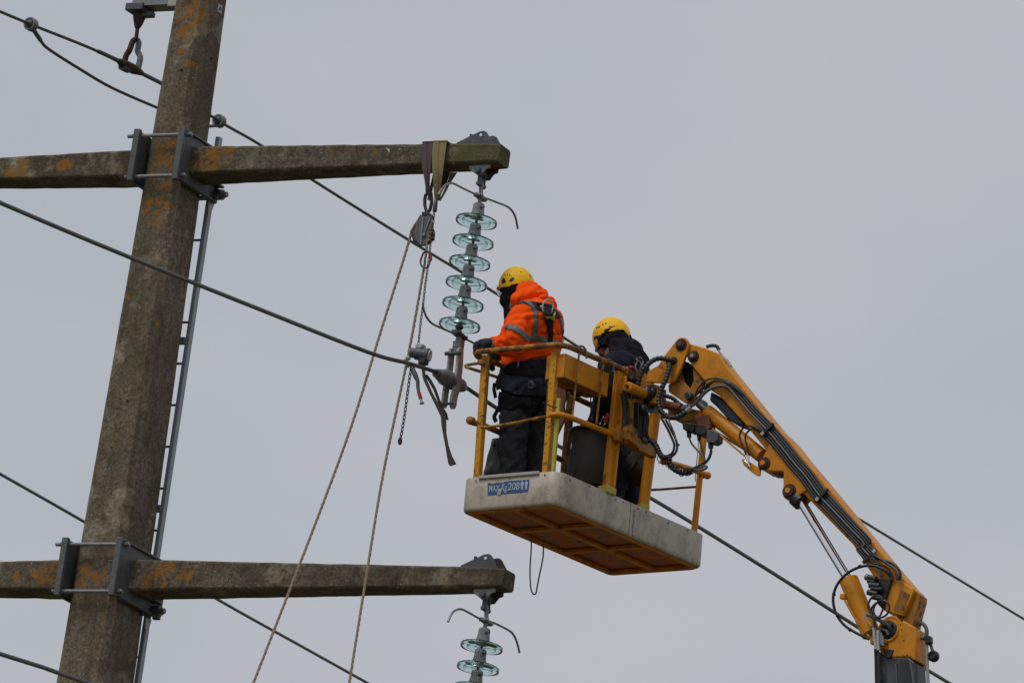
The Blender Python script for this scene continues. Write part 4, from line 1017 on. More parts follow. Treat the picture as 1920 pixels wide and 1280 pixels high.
# hoses at the boom head
gtube('hose', [(560, 700), (620, 660), (680, 590), (740, 545), (820, 525), (880, 540)], c6, [.10, .11, .12, .12, .11, .092], .0105, 'grey_hose')
gtube('hose', [(610, 610), (640, 540), (700, 482), (780, 465), (870, 495), (960, 565), (1000, 620)], c6, [.08, .1, .11, .11, .1, .095, .085], .0055, 'black')
gtube('hose', [(640, 640), (670, 560), (720, 510), (790, 485), (870, 505), (940, 560)], c6, [.08, .1, .11, .11, .1, .09], .0055, 'black')
gtube('hose', [(580, 680), (640, 620), (700, 560), (720, 520)], c6, [.06, .08, .09, .09], .010, 'black')
gtube('hose', [(360, 600), (430, 625), (500, 680), (570, 710)], c6, .05, .013, 'black', wrap=.02)
gtube('hose', [(1180, 900), (1120, 870), (1050, 845), (990, 870), (968, 930), (990, 1000), (1020, 1075)], c6, .10, .006, 'black')
gtube('hose', [(1180, 930), (1120, 885), (1060, 872), (1018, 915), (1015, 960), (1030, 1020), (1042, 1085)], c6, .085, .006, 'black')
for pts in ([(1018, 1075), (1026, 1120)], [(1040, 1085), (1030, 1140)], [(1010, 1125), (1035, 1150)], [(1035, 1140), (1050, 1175)]): gtube('hose_fitting', pts, c6, .095, .007, 'chrome', 8)
gtube('hose', [(700, 215), (735, 205), (780, 208), (805, 240)], c6, [.03, .02, 0, -.01], .012, 'hose', wrap=.015)
gtube('top_pipe', [(795, 240), (830, 285), (880, 345), (900, 370)], c6, [-.0, .0, .03, .04], .006, 'grey_light')
gtube('spiral_hose', [(440, 322), (400, 315), (330, 305), (270, 325), (215, 375), (180, 430), (155, 510), (130, 590), (110, 640), (92, 690)], c6, [.10, .12, .14, .16, .18, .18, .17, .16, .15, .14], .0165, 'hose', 14, wrap=.022)
gtube('spiral_hose', [(395, 330), (405, 370), (390, 440), (360, 510), (335, 570), (320, 640), (330, 710), (365, 755), (420, 780), (480, 770), (535, 735), (560, 712)], c6, [.10, .12, .13, .14, .14, .14, .14, .13, .13, .12, .11, .10], .0165, 'hose', 14, wrap=.022)
gtube('hose_joint', [(92, 690), (75, 715), (62, 745)], c6, .14, .016, 'chrome', 10)
gtube('hose_joint', [(545, 728), (578, 700)], c6, .11, .017, 'grey_light', 10)
gtube('pale_hose', [(60, 745), (35, 790), (22, 850), (25, 920), (40, 960), (60, 940), (75, 900), (85, 885)], c6, .12, .0085, 'grey_light', 10)
# valve blocks beneath the head
gp('valve_bracket', [(380, 650), (480, 655), (560, 700), (690, 735), (700, 800), (600, 800), (490, 815), (400, 770)], c6, .0, .07, 'yellow_dark')
gtube('valve_barrel', [(385, 680), (500, 700)], c6, .06, .026, 'red_brown', 16)
gtube('valve_barrel', [(470, 720), (560, 700)], c6, .05, .022, 'galv_dark', 16)
for pts, m_ in (([(505, 815), (600, 825), (603, 885), (575, 895), (512, 872)], 'black'), ([(605, 825), (700, 840), (695, 912), (655, 922), (610, 905)], 'black'), ([(600, 765), (720, 755), (735, 860), (700, 880), (620, 840)], 'red'), ([(700, 868), (765, 880), (797, 905), (790, 962), (755, 985), (700, 972)], 'galv_dark')):
    gp('valve_block', pts, c6, .055, .07, m_ if m_ != 'red' else 'red_brown', .006)
for pts, r in (([(560, 885), (565, 935)], .014), ([(640, 915), (645, 958)], .012), ([(735, 975), (738, 1022)], .016)): gtube('connector', pts, c6, .02, r, 'hose', 10)
gtube('cable', [(565, 930), (580, 980), (625, 1035), (670, 1080), (688, 1120), (660, 1150), (600, 1180)], c6, .02, .006, 'grey_hose')
gtube('cable', [(645, 955), (660, 1010), (680, 1070), (690, 1110)], c6, .02, .005, 'black')
gtube('cable', [(738, 1020), (738, 1060), (715, 1115), (670, 1155), (590, 1195), (520, 1215)], c6, .03, .009, 'black')
gtube('cable', [(640, 960), (632, 1060), (622, 1160), (612, 1290)], c6, -.02, .0025, 'black')
gtube('cable', [(560, 1195), (640, 1200), (690, 1190), (705, 1170), (670, 1168), (600, 1195)], c6, .03, .0075, 'grey_hose')
gtube('cable_bundle', [(245, 955), (290, 990), (320, 1050), (350, 1095), (400, 1100), (410, 1150), (450, 1195), (520, 1222), (590, 1205)], c6, [.08, .08, .08, .08, .07, .06, .05, .05, .04], .018, 'black', 12, wrap=.02)
rb = random.Random(5)
for k in range(9):
    t = k/8; q = G(*c6(330+240*t+rb.uniform(-8, 8), 1110+105*min(1, t*1.3)+rb.uniform(-6, 6)), .06)
    MB().tube([q+(.018+.006*rb.random())*(cos(a)*unit(GU+Z*rb.uniform(-.5, .5))+sin(a)*unit(Z+GN*.4)) for a in np.linspace(0, 2*pi, 13)[:-1]], .0028, 5, closed=True).build('tie_loop', M['black'], lift)
gtube('hose', [(345, 790), (380, 850), (420, 930), (445, 1000), (430, 1060), (395, 1085)], c6, .06, .0075, 'black')
gtube('hose', [(375, 795), (420, 880), (455, 950), (468, 1010), (455, 1060), (420, 1095)], c6, .07, .0075, 'hose')
gtube('hose', [(400, 800), (440, 890), (462, 960)], c6, .08, .005, 'galv')
gp('clip', [(455, 985), (478, 985), (478, 997), (455, 997)], c6, .085, .02, 'black', .001)
# lower joint: hoses, valves, loops
gtube('big_hose_loop', [(600, 375), (555, 322), (470, 280), (380, 275), (290, 300), (210, 350), (140, 430), (105, 520), (105, 610), (135, 700), (200, 785), (300, 850), (412, 905)], B2, [.10, .12, .13, .14, .15, .16, .16, .16, .15, .14, .13, .12, .10], .0085, 'black')
for (x, y) in ((330, 280), (107, 520), (138, 700), (245, 822)):
    q = G(*B2(x, y), .155); MB().ball(q, .012).build('hose_tie', M['black'], lift)
gtube('hose', [(415, 215), (450, 255), (520, 270), (575, 300), (605, 350), (615, 390)], B2, .10, .0065, 'black')
gtube('hose', [(440, 190), (520, 225), (600, 250), (650, 290), (678, 345), (672, 400)], B2, .10, .0085, 'black')
gtube('hose', [(450, 180), (500, 215), (570, 260), (630, 310), (655, 370), (650, 400)], B2, .115, .008, 'hose')
gtube('hose', [(420, 200), (470, 230), (500, 300), (515, 370)], B2, .095, .009, 'grey_hose')
gp('valve_body', [(450, 375), (600, 385), (575, 470), (545, 560), (525, 650), (480, 600), (455, 500)], B2, .10, .08, 'black', .006)
for (x0_, y0_, x1_, y1_, r, m_) in ((385, 372, 470, 388, .018, 'hose'), (400, 405, 460, 415, .014, 'black'), (415, 440, 500, 450, .019, 'hose'), (400, 500, 480, 520, .018, 'black'), (430, 470, 520, 480, .016, 'black'), (440, 540, 520, 560, .016, 'black')):
    gtube('valve_spool', [(x0_, y0_), (x1_, y1_)], B2, .12, r, m_, 12)
gtube('spool_cap', [(382, 370), (402, 376)], B2, .12, .0195, 'galv', 8)
q = G(*B2(515, 645), .13); MB().tube([q+.052*(cos(a)*GU+sin(a)*Z) for a in np.linspace(0, 2*pi, 33)[:-1]], .0065, 8, closed=True).build('hose_ring', M['black'], lift)
gtube('hose', [(455, 800), (445, 720), (410, 650), (405, 600), (430, 550), (480, 530), (520, 550), (530, 600)], B2, .13, .0065, 'black')
gtube('hose', [(470, 800), (440, 700), (430, 640), (470, 590)], B2, .12, .006, 'black')
gtube('hose', [(530, 640), (510, 690), (480, 720), (430, 710)], B2, .12, .006, 'black')
gtube('hose', [(372, 665), (385, 720), (410, 765), (430, 790)], B2, .12, .006, 'grey_light')
gtube('hose', [(395, 690), (450, 715), (520, 755), (580, 790), (600, 830)], B2, [.12, .12, .11, .09, .07], .012, 'grey_hose')
gtube('hose', [(560, 775), (620, 775), (640, 810), (620, 850)], B2, .08, .012, 'hose')
gtube('hose', [(500, 835), (520, 820), (560, 835), (575, 870)], B2, .085, .011, 'grey_hose')
for (x, y0_, y1_) in ((452, 800, 920), (462, 910, 990), (485, 830, 1000), (512, 850, 950), (525, 880, 960)):
    gtube('hose_fitting', [(x, y0_), (x+4, y1_)], B2, .115, .011 if x < 500 else .009, 'galv_light' if x < 500 else 'galv', 8)
gp('fitting_bracket', [(415, 880), (560, 905), (556, 935), (418, 945)], B2, .10, .03, 'yellow_dark')
gtube('hose', [(462, 985), (466, 1080), (468, 1200), (472, 1330), (480, 1600)], B2, .10, .008, 'black')
gtube('hose', [(485, 1000), (488, 1090), (492, 1200), (496, 1330), (505, 1600)], B2, .10, .008, 'hose')
gp('chafe_rag', [(520, 985), (620, 990), (600, 1050), (575, 1070), (545, 1050)], B2, .082, .02, 'black', .004)
gtube('scrape_gap_strip', [(640, 1110), (645, 1200), (650, 1330)], B2, .074, .006, 'grey_hose', 6)
gtube('scrape_gap_strip', [(762, 1090), (780, 1200), (800, 1330)], B2, .072, .007, 'grey_hose', 6)
gtube('eye_ring', [(885, 900), (850, 880), (825, 830), (830, 785), (860, 765), (895, 800), (905, 850), (895, 890)], B2, .0, .012, 'grey_hose', 10)
gtube('drop_pipe', [(900, 880), (905, 1000), (910, 1150), (918, 1330), (930, 1600)], B2, .0, .010, 'grey_light', 10)
gtube('swivel_arm', [(905, 870), (930, 930), (950, 990), (960, 1020)], B2, -.01, .010, 'galv_dark', 8)
gp('swivel_block', [(870, 880), (930, 870), (935, 930), (890, 945)], B2, .02, .04, 'black', .004)
q = G(*B2(962, 1050), -.01)
MB().lathe(q-GN*.02, GN, [(.001, 0), (.030, 0), (.034, .01), (.034, .03), (.028, .04), (.001, .04)], 14).build('swivel_wheel', M['black'], lift)
MB().tube([q+GN*.022+.022*(cos(a)*GU+sin(a)*Z) for a in np.linspace(0, 2*pi, 17)[:-1]], .006, 6, closed=True).build('wheel_rim', M['black'], lift)
gp('scrape_gap_strip', [(640, 690), (700, 740), (696, 752), (650, 712)], B2, .0765, .002, 'hole', 0, kn_)  # thin black sheet painting in the dark gap beside the knuckle

#PEOPLE
# ================================================================ PEOPLE (bodies and clothes grown from implicit surfaces)
def surf(fn, lo, hi, h):
    lo = np.array(lo); hi = np.array(hi); n = np.ceil((hi-lo)/h).astype(int)+1
    ax = [lo[i]+h*np.arange(n[i]) for i in range(3)]
    k = 5                                  # coarse blocks first, fine samples only near the surface
    cax = [lo[i]+h*(np.arange(-(-n[i]//k))*k+(k-1)/2) for i in range(3)]
    cx, cy, cz_ = np.meshgrid(*cax, indexing='ij')
    Dc = fn(cx.ravel(), cy.ravel(), cz_.ravel()).reshape(cx.shape)
    Df = np.repeat(np.repeat(np.repeat(Dc, k, 0), k, 1), k, 2)[:n[0], :n[1], :n[2]].astype(float)
    near = np.abs(Df) < h*k*.87*1.45+.006
    I = np.nonzero(near)
    Df[I] = fn(ax[0][I[0]], ax[1][I[1]], ax[2][I[2]])
    D = Df; D[0], D[-1], D[:, 0], D[:, -1], D[:, :, 0], D[:, :, -1] = 9, 9, 9, 9, 9, 9
    s = D < 0
    cs = np.array(D.shape)-1
    acc = np.zeros(tuple(cs)+(3,)); cnt = np.zeros(tuple(cs))
    corners = [(i, j, k) for i in (0, 1) for j in (0, 1) for k in (0, 1)]
    def sub(A, c): return A[c[0]:c[0]+cs[0], c[1]:c[1]+cs[1], c[2]:c[2]+cs[2]]
    for a in corners:
        for d in range(3):
            if a[d]: continue
            b_ = list(a); b_[d] = 1
            da, db = sub(D, a), sub(D, b_); m = (da < 0) != (db < 0)
            t = np.where(m, da/np.where(m, da-db, 1), 0)
            for q in range(3): acc[..., q] += np.where(m, a[q]+(t if q == d else 0), 0)
            cnt += m
    act = cnt > 0; idx = -np.ones(tuple(cs), int); idx[act] = np.arange(act.sum())
    ijk = np.argwhere(act); V = lo+h*(ijk+acc[act]/cnt[act][:, None])
    F = []
    for d in range(3):
        a, b_ = [(1, 2), (2, 0), (0, 1)][d]
        sl0 = [slice(None)]*3; sl1 = [slice(None)]*3; sl0[d] = slice(0, -1); sl1[d] = slice(1, None)
        m = s[tuple(sl0)] != s[tuple(sl1)]; e = np.argwhere(m); fl_ = s[tuple(sl0)][m]
        ok = (e[:, a] > 0) & (e[:, b_] > 0) & (e[:, a] < cs[a]) & (e[:, b_] < cs[b_]); e = e[ok]; fl_ = fl_[ok]
        def g(da, db):
            q = e.copy(); q[:, a] -= da; q[:, b_] -= db; return idx[q[:, 0], q[:, 1], q[:, 2]]
        Q = np.stack([g(1, 1), g(0, 1), g(0, 0), g(1, 0)], 1); Q[~fl_] = Q[~fl_][:, ::-1]; F.append(Q)
    return V, np.concatenate(F)
def surf_obj(name, fn, lo, hi, h, mat, parent, label=None):
    V, F = surf(fn, lo, hi, h)
    me = bpy.data.meshes.new(name); o0 = root_origin(parent)
    me.from_pydata((V-o0).tolist(), [], F.tolist()); me.materials.append(mat)
    me.polygons.foreach_set('use_smooth', [True]*len(me.polygons))
    o = bpy.data.objects.new(name, me); COL.objects.link(o); o.parent = parent
    if label: o['label'] = label
    return o
def cap(p, q, r1, r2=None, sy=1.0):
    p, q = np.array(p, float), np.array(q, float); r2 = r1 if r2 is None else r2
    def f(x, y, z):
        dx, dy, dz = q-p; dy /= sy
        X_, Y_, Z_ = x-p[0], (y-p[1])/sy, z-p[2]
        t = np.clip((X_*dx+Y_*dy+Z_*dz)/(dx*dx+dy*dy+dz*dz+1e-9), 0, 1)
        return np.sqrt((X_-t*dx)**2+(Y_-t*dy)**2+(Z_-t*dz)**2)-(r1+(r2-r1)*t)
    return f
def chainc(pts, rs, sy=1.0):
    fs = [cap(pts[i], pts[i+1], rs[i], rs[i+1], sy) for i in range(len(pts)-1)]
    return lambda x, y, z: smin(*[f(x, y, z) for f in fs], k=.012)
def smin(*ds, k=.03):
    d = ds[0]
    for e in ds[1:]:
        h_ = np.clip(.5+.5*(e-d)/k, 0, 1); d = e+(d-e)*h_-k*h_*(1-h_)
    return d
def union(fs, k=.03): return lambda x, y, z: smin(*[f(x, y, z) for f in fs], k=k)
def folds(amp, seed, sc=1.0, zs=1.0):
    r = np.random.RandomState(seed); K = []
    for i in range(3):
        v = r.normal(size=3); v /= np.linalg.norm(v); K.append((v*r.uniform(16, 36)*sc*np.array([1, 1, zs]), r.uniform(0, 6), r.normal(size=3)*13, r.uniform(0, 6)))
    def f(x, y, z):
        o = 0
        for k_, p_, w_, q_ in K:
            a = np.sin(k_[0]*x+k_[1]*y+k_[2]*z+p_+1.6*np.sin(w_[0]*x+w_[1]*y+w_[2]*z+q_))
            o = o+(1-np.abs(a)*2)
        return o*amp/2.2
    return f
def pix(x, y, z):
    dx, dy, dz = x-CAM[0], y-CAM[1], z-CAM[2]
    zz = dx*FW[0]+dy*FW[1]+dz*FW[2]
    return 960+FOC*(dx*CR[0]+dy*CR[1]+dz*CR[2])/zz, 640-FOC*(dx*CU[0]+dy*CU[1]+dz*CU[2])/zz, zz
def poly_region(pts, depth=None):
    """an infinite bar with the given outline seen along the sight line; signed distance in metres"""
    P = np.array(pts, float)
    def f(x, y, z):
        u, v, zz = pix(x, y, z); d = np.full(u.shape, 1e9); ins = np.zeros(u.shape, bool)
        n = len(P)
        for i in range(n):
            a, b_ = P[i], P[(i+1) % n]; e = b_-a; L = e@e
            t = np.clip(((u-a[0])*e[0]+(v-a[1])*e[1])/L, 0, 1)
            d = np.minimum(d, np.hypot(u-a[0]-t*e[0], v-a[1]-t*e[1]))
            c = ((a[1] > v) != (b_[1] > v)) & (u < (b_[0]-a[0])*(v-a[1])/((b_[1]-a[1]) or 1e-9)+a[0]); ins ^= c
        d = np.where(ins, -d, d)/305.
        if depth is not None: d = np.maximum(d, zz-depth)
        return d
    return f
def bounds(pts, pad):
    P = np.array(pts); return P.min(0)-pad, P.max(0)+pad

# ---------------- first worker
fz = lambda a, b_: Bp(a, b_, FLOOR+.013)
ym = .20
w1_ = thing('person', fz(.45, .42), 'worker in orange high visibility jacket and yellow helmet leaning on the basket rail', 'person', None)
HP = W(968, 545, ym); NK = W(985, 578, ym); CH = W(1000, 612, ym); PE = W(985, 700, ym)
nS, nE, nW_ = W(985, 590, .03), W(966, 636, -.06), W(928, 645, -.09)
fS, fE, fW_ = W(1005, 590, .40), W(972, 640, .44), W(940, 660, .36)
nHp, nK = W(974, 722, .11), W(962, 808, .09)
fHp, fK = W(1003, 722, .29), W(1003, 812, .28)
nF, fF = fz(.56, .33), fz(.44, .50)
nA = nF+V3(0, 0, .09); fA = fF+V3(0, 0, .09)
K1 = [HP, NK, CH, PE, nS, nE, nW_, fS, fE, fW_, nHp, nK, fHp, fK, nF, fF]
def hand(wr, dirv, side, down, r=.011):
    """palm plus five bent fingers; returns sdf list"""
    d = unit(dirv); s = unit(side-(side@d)*d); n_ = np.cross(d, s)
    if n_@down < 0: n_ = -n_
    palm = wr+d*.055
    fs = [cap(wr, palm-s*.018, .026, .024), cap(wr, palm+s*.018, .026, .024)]
    for i, (o_, L1_, L2_) in enumerate(((-.034, .034, .036), (-.011, .038, .040), (.012, .036, .038), (.034, .028, .030))):
        k = palm+s*o_+d*.028; m = k+d*L1_*.85+n_*.012; e = m+n_*L2_+d*.006
        fs += [cap(palm+s*o_*.8, k, .014, r*1.1), cap(k, m, r*1.1, r), cap(m, e, r, r*.85)]
    th = wr+d*.03-s*.03
    fs += [cap(th, th+d*.035-s*.025+n_*.02, .015, .012), cap(th+d*.035-s*.025+n_*.02, th+d*.05-s*.015+n_*.05, .012, .010)]
    return fs
nH = hand(nW_, W(905, 646, -.13)-nW_, Y, -Z); fH = hand(fW_, W(928, 668, .33)-fW_, Y, -Z)
body = [cap(HP+Z*.02, HP-Z*.03, .080, .070), cap(HP-Z*.05, NK, .055, .055), cap(NK, CH, .09, .12, 1.4), cap(CH, PE, .12, .115, 1.35),
        chainc([nS, nE, nW_], [.052, .042, .030]), chainc([fS, fE, fW_], [.052, .042, .030]), chainc([nHp, nK, nA], [.085, .055, .040]), chainc([fHp, fK, fA], [.085, .055, .040]),
        cap(nS, fS, .06), cap(nA, nF-X*.12, .04, .035), cap(fA, fF-X*.12, .04, .035), cap(HP-X*.082-Z*.012, HP-X*.095-Z*.03, .012, .014)]+nH[:]+fH[:]
lo, hi = bounds(K1, .30)
surf_obj('body', union(body, .012), lo, hi, .012, M['skin'], w1_)
# jacket
fd = folds(.011, 4, 1.0); fd2 = folds(.0030, 9, 2.0)
jf = union([cap(W(983, 684, ym), W(999, 640, ym), .128, .152, 1.28), cap(W(999, 640, ym), W(1006, 606, ym), .152, .148, 1.35), cap(W(1000, 600, .06), W(1010, 598, .36), .115, .115),
            chainc([W(985, 598, .03), W(967, 626, -.05), W(961, 641, -.07)], [.100, .088, .078]), chainc([W(963, 641, -.07), W(945, 646, -.09), W(927, 646, -.09)], [.074, .056, .047]),
            chainc([fS, fE, fW_], [.095, .075, .052]), cap(W(988, 583, ym), W(984, 600, ym), .075, .09)], .028)
def crease(a, b_, w, dep):
    c = cap(a, b_, 0); return lambda x, y, z: dep*np.exp(-(c(x, y, z)/w)**2)
CR_ = [crease(W(966, 640, -.14), W(948, 632, -.14), .014, .016), crease(W(972, 650, -.14), W(950, 650, -.15), .012, .013), crease(W(956, 655, -.14), W(938, 642, -.15), .010, .011),
       crease(W(990, 600, -.06), W(996, 640, -.04), .016, .020), crease(W(975, 612, -.10), W(992, 625, -.06), .012, .010), crease(W(1005, 625, .0), W(1030, 600, .05), .013, .009),
       crease(W(1000, 655, .0), W(1045, 640, .10), .014, .010), crease(W(958, 600, -.06), W(985, 606, -.06), .012, .008), crease(W(975, 668, .02), W(1015, 660, .02), .013, .014)]
jbase = lambda x, y, z: jf(x, y, z)+fd(x, y, z)*.75+fd2(x, y, z)+sum(c(x, y, z) for c in CR_)
lo, hi = bounds([W(983, 684, ym), W(1010, 590, ym), nW_, fW_, nS, fS], .2)
hem = poly_region([(900, 520), (1080, 520), (1080, 672), (1028, 667), (995, 672), (972, 684), (952, 697), (940, 705), (900, 705)])
hemc = lambda x, y, z: np.maximum(jbase(x, y, z), hem(x, y, z))
surf_obj('jacket', hemc, lo, hi, .0075, M['jacket'], w1_)
cj = crop(5.333, 860, 480)
def trim(name, polys, mat, base, lo, hi, off=.004, h=.0075, parent=w1_, depth=None):
    regs = [poly_region([cj(*p) for p in pg], depth) for pg in polys]
    def f(x, y, z):
        d = regs[0](x, y, z)
        for r_ in regs[1:]: d = np.minimum(d, r_(x, y, z))
        return np.maximum(np.maximum(base(x, y, z)-off, -(base(x, y, z)+.015)), d)
    return surf_obj(name, f, lo, hi, h, mat, parent)
dm = proj(CH)[2]+.02
trim('shoulder_yoke', [[(555, 490), (600, 462), (660, 445), (740, 450), (830, 465), (930, 480), (1000, 560), (1045, 628), (955, 626), (880, 600), (800, 545), (745, 520), (690, 490), (640, 482)]], M['navy'], jbase, lo, hi, .003, .0065, depth=dm)
trim('reflective_tape', [[(640, 448), (700, 440), (760, 490), (795, 560), (800, 650), (793, 795), (728, 795), (748, 650), (742, 560), (715, 500), (680, 470)],
                         [(455, 722), (462, 690), (500, 678), (570, 685), (640, 730), (690, 780), (655, 838), (600, 785), (540, 748)],
                         [(655, 855), (690, 786), (790, 790), (900, 815), (1040, 860), (1040, 885), (900, 872), (790, 852)],
                         [(1008, 618), (1036, 624), (1060, 760), (1060, 870), (1042, 830), (1030, 760)]], M['reflective'], jbase, lo, hi, .0055, .0065, depth=dm)
trim('cuff_tape', [[(300, 850), (345, 805), (362, 925), (305, 925)]], M['reflective'], jbase, lo, hi, .006, .0065)
# hood lying round the neck
fh = folds(.013, 21, 1.25)
hd = union([cap(W(984, 563, .12), W(1000, 558, .28), .072, .076, 1.15), cap(W(1000, 560, ym), W(1021, 569, ym), .072, .050, 1.7), cap(W(976, 576, .08), W(982, 560, .28), .045, .06), cap(W(984, 550, .18), W(1004, 552, .22), .050, .05, 1.3)], .03)
hcut = cap(HP+V3(-.02, 0, .02), W(962, 600, ym), .094, .055, 1.1)
hoodf = lambda x, y, z: np.maximum(hd(x, y, z)+fh(x, y, z)+fd2(x, y, z), -hcut(x, y, z))
lo2, hi2 = bounds([W(955, 600, ym), W(1035, 530, ym)], V3(.1, .28, .1))
surf_obj('hood', hoodf, lo2, hi2, .0065, M['jacket'], w1_)
# balaclava
bal = union([cap(W(970, 543, ym), W(966, 558, ym), .095, .086), cap(W(958, 558, ym), W(950, 563, ym), .055, .042), cap(W(962, 560, ym), W(968, 600, ym), .062, .075), cap(W(946, 564, ym), W(943, 566, ym), .022, .016)], .02)
surf_obj('balaclava', lambda x, y, z: bal(x, y, z)+folds(.002, 3, 2)(x, y, z), *bounds([W(966, 545, ym), W(965, 605, ym)], .16), .007, M['black_matt'], w1_)
# helmets
def ellipsoid(c, rx, ry, rz, ux, uz):
    uy = np.cross(uz, ux)
    def f(x, y, z):
        X_, Y_, Z_ = x-c[0], y-c[1], z-c[2]
        a = (X_*ux[0]+Y_*ux[1]+Z_*ux[2])/rx; b_ = (X_*uy[0]+Y_*uy[1]+Z_*uy[2])/ry; e = (X_*uz[0]+Y_*uz[1]+Z_*uz[2])/rz
        k0 = np.sqrt(a*a+b_*b_+e*e); k1 = np.sqrt((a/rx)**2+(b_/ry)**2+(e/rz)**2)
        return k0*(k0-1)/(k1+1e-9)
    return f
def helmet(cpx, y, pitch, yaw, parent, mat, cut, dims, marks, vents, nm='helmet', knob=None):
    c = W(*cpx, y); ux = V3(-cos(yaw)*cos(pitch), -sin(yaw)*cos(pitch), -sin(pitch)); uy0 = unit(np.cross(Z, ux)); uz = np.cross(ux, uy0)
    rx, ry, rz = dims
    out = ellipsoid(c, rx, ry, rz, ux, uz); inn = ellipsoid(c, rx-.007, ry-.007, rz-.007, ux, uz)
    creg = poly_region(cut)
    def base(x, y_, z):
        # slight centre ridge and side flutes
        X_, Y_, Z_ = x-c[0], y_-c[1], z-c[2]; s = X_*uy0[0]+Y_*uy0[1]+Z_*uy0[2]
        return out(x, y_, z)+.0016*np.cos(s*70)
    def f(x, y_, z): return np.maximum(np.maximum(base(x, y_, z), -inn(x, y_, z)), -creg(x, y_, z))
    lo, hi = c-.17, c+.17
    o = surf_obj(nm, f, lo, hi, .0042, mat, parent)
    zc = proj(c)[2]
    for nm2, polys, mt in (('vent_panel', vents, M['black']), ('lettering_mark', marks, M['black'])):
        if not polys: continue
        for pg in polys:
            r_ = poly_region(pg, zc)
            surf_obj(nm2, lambda x, y_, z: np.maximum(np.maximum(base(x, y_, z)-.0014, -(base(x, y_, z)+.004)), r_(x, y_, z)), lo, hi, .0032, mt, o)
    return o
h1 = helmet((969, 537), ym, radians(14), radians(8), w1_, M['helmet'],
       [cj(*p) for p in ((405, 335), (440, 312), (500, 305), (560, 300), (600, 285), (640, 258), (700, 250), (742, 262), (800, 282), (800, 500), (380, 500))],
       (.112, .100, .125),
       [[cj(*p) for p in q] for q in (((455, 188), (466, 180), (474, 196), (463, 204)), ((480, 182), (494, 178), (498, 192), (484, 196)), ((504, 184), (520, 188), (516, 200), (503, 197)), ((526, 192), (538, 198), (532, 208), (523, 203)),
                                      ((610, 156), (638, 154), (636, 160), (612, 162)), ((703, 180), (712, 182), (724, 205), (722, 216), (712, 205)))],
       [[cj(*p) for p in q] for q in (((432, 225), (455, 212), (470, 238), (478, 262), (455, 272), (432, 282), (430, 250)), ((500, 250), (520, 222), (545, 205), (560, 228), (548, 245), (520, 262)))])
kb_ = MB().ball(W(938, 540, ym-.04), .020, (1, 1, .8)); kb_.build('visor_hinge', M['harness_y'], h1)
MB().tube([W(940, 545, ym-.05), W(941, 541, ym+.09)], .012, 8).build('visor_mount', M['black'], h1)
b = MB(); vis = [W(px, py, ym) for px, py in ((937, 543), (935, 549), (936, 554), (940, 558))]
for k in range(6):
    a0, a1 = -.09+.03*k, -.06+.03*k
    cv = lambda yy: V3(.035*(yy/.09)**2, yy, 0)
    for i in range(3):
        b.add([vis[i]+cv(a0), vis[i+1]+cv(a0), vis[i+1]+cv(a1), vis[i]+cv(a1)], [(0, 1, 2, 3)])
o = b.build('visor', M['visor'], h1); md = o.modifiers.new('thick', 'SOLIDIFY'); md.thickness = .003
# gloves
for hs in (nH, fH):
    P0 = nW_ if hs is nH else fW_
    u_ = union(hs+[cap(P0+X*.02, P0+X*.06, .036, .042)], .010)
    surf_obj('glove', lambda x, y, z: u_(x, y, z)-.008, P0-.22, P0+.22, .0055, M['navy'], w1_)
# trousers and boots
tf = folds(.011, 31, 1.2, 1.4)
tr1 = union([cap(W(983, 700, ym), W(985, 728, ym), .135, .13, 1.15), chainc([nHp, nK, nA-Z*.02], [.108, .078, .068]), chainc([fHp, fK, fA-Z*.02], [.108, .082, .070])], .03)
trf = lambda x, y, z: tr1(x, y, z)+tf(x, y, z)+fd2(x, y, z)
lo3, hi3 = bounds([PE, nHp, nK, fHp, fK, nF, fF], V3(.2, .2, .03)); hi3[2] = PE[2]+.12
surf_obj('trousers', trf, lo3, hi3, .0085, M['trouser'], w1_)
for F_, A__ in ((nF, nA), (fF, fA)):
    bt = union([cap(F_+V3(.03, 0, .045), F_+V3(-.15, 0, .035), .048, .040), cap(F_+V3(0, 0, .05), F_+V3(0, 0, .16), .052, .06)], .02)
    surf_obj('boot', lambda x, y, z: np.maximum(bt(x, y, z), F_[2]-z), F_-V3(.25, .12, .02), F_+V3(.15, .12, .25), .008, M['black'], w1_)
# dark jacket tail, knee guard, harness
t2 = lambda x, y, z: trf(x, y, z)
def trim2(name, polys, mat, base, lo, hi, off, h=.0075, depth=None, cr_=crop(5.333, 860, 680), parent=w1_, smooth_=None):
    regs = [poly_region([cr_(*p) for p in pg], depth) for pg in polys]
    def f(x, y, z):
        d = np.minimum.reduce([r_(x, y, z) for r_ in regs]); return np.maximum(np.maximum(base(x, y, z)-off, -(base(x, y, z)+.01)), d)
    return surf_obj(name, f, lo, hi, h, mat, parent)
big = lambda x, y, z: smin(cap(W(984, 690, ym), W(984, 745, ym), .150, .140, 1.22)(x, y, z), trf(x, y, z)-.02, k=.03)+fd(x, y, z)*.6
trim2('underjacket_tail', [[(395, 110), (470, 80), (900, 60), (910, 330), (830, 345), (700, 330), (560, 318), (450, 275), (405, 262), (378, 280), (365, 200)]], M['navy'], big, lo3-.08, hi3+.08, .004)
trim2('tool_belt', [[(440, 60), (520, -5), (700, -30), (880, -40), (905, 90), (890, 140), (760, 150), (600, 130), (460, 115)]], M['black_matt'], big, lo3-.08, hi3+.08, .012)
trim2('leg_strap', [[(440, 300), (560, 325), (700, 420), (830, 400), (850, 470), (700, 520), (600, 440), (520, 470), (440, 460)], [(395, 290), (470, 290), (450, 440), (390, 420)]], M['black_matt'], trf, lo3, hi3, .012)
hs = [MB() for _ in range(4)]
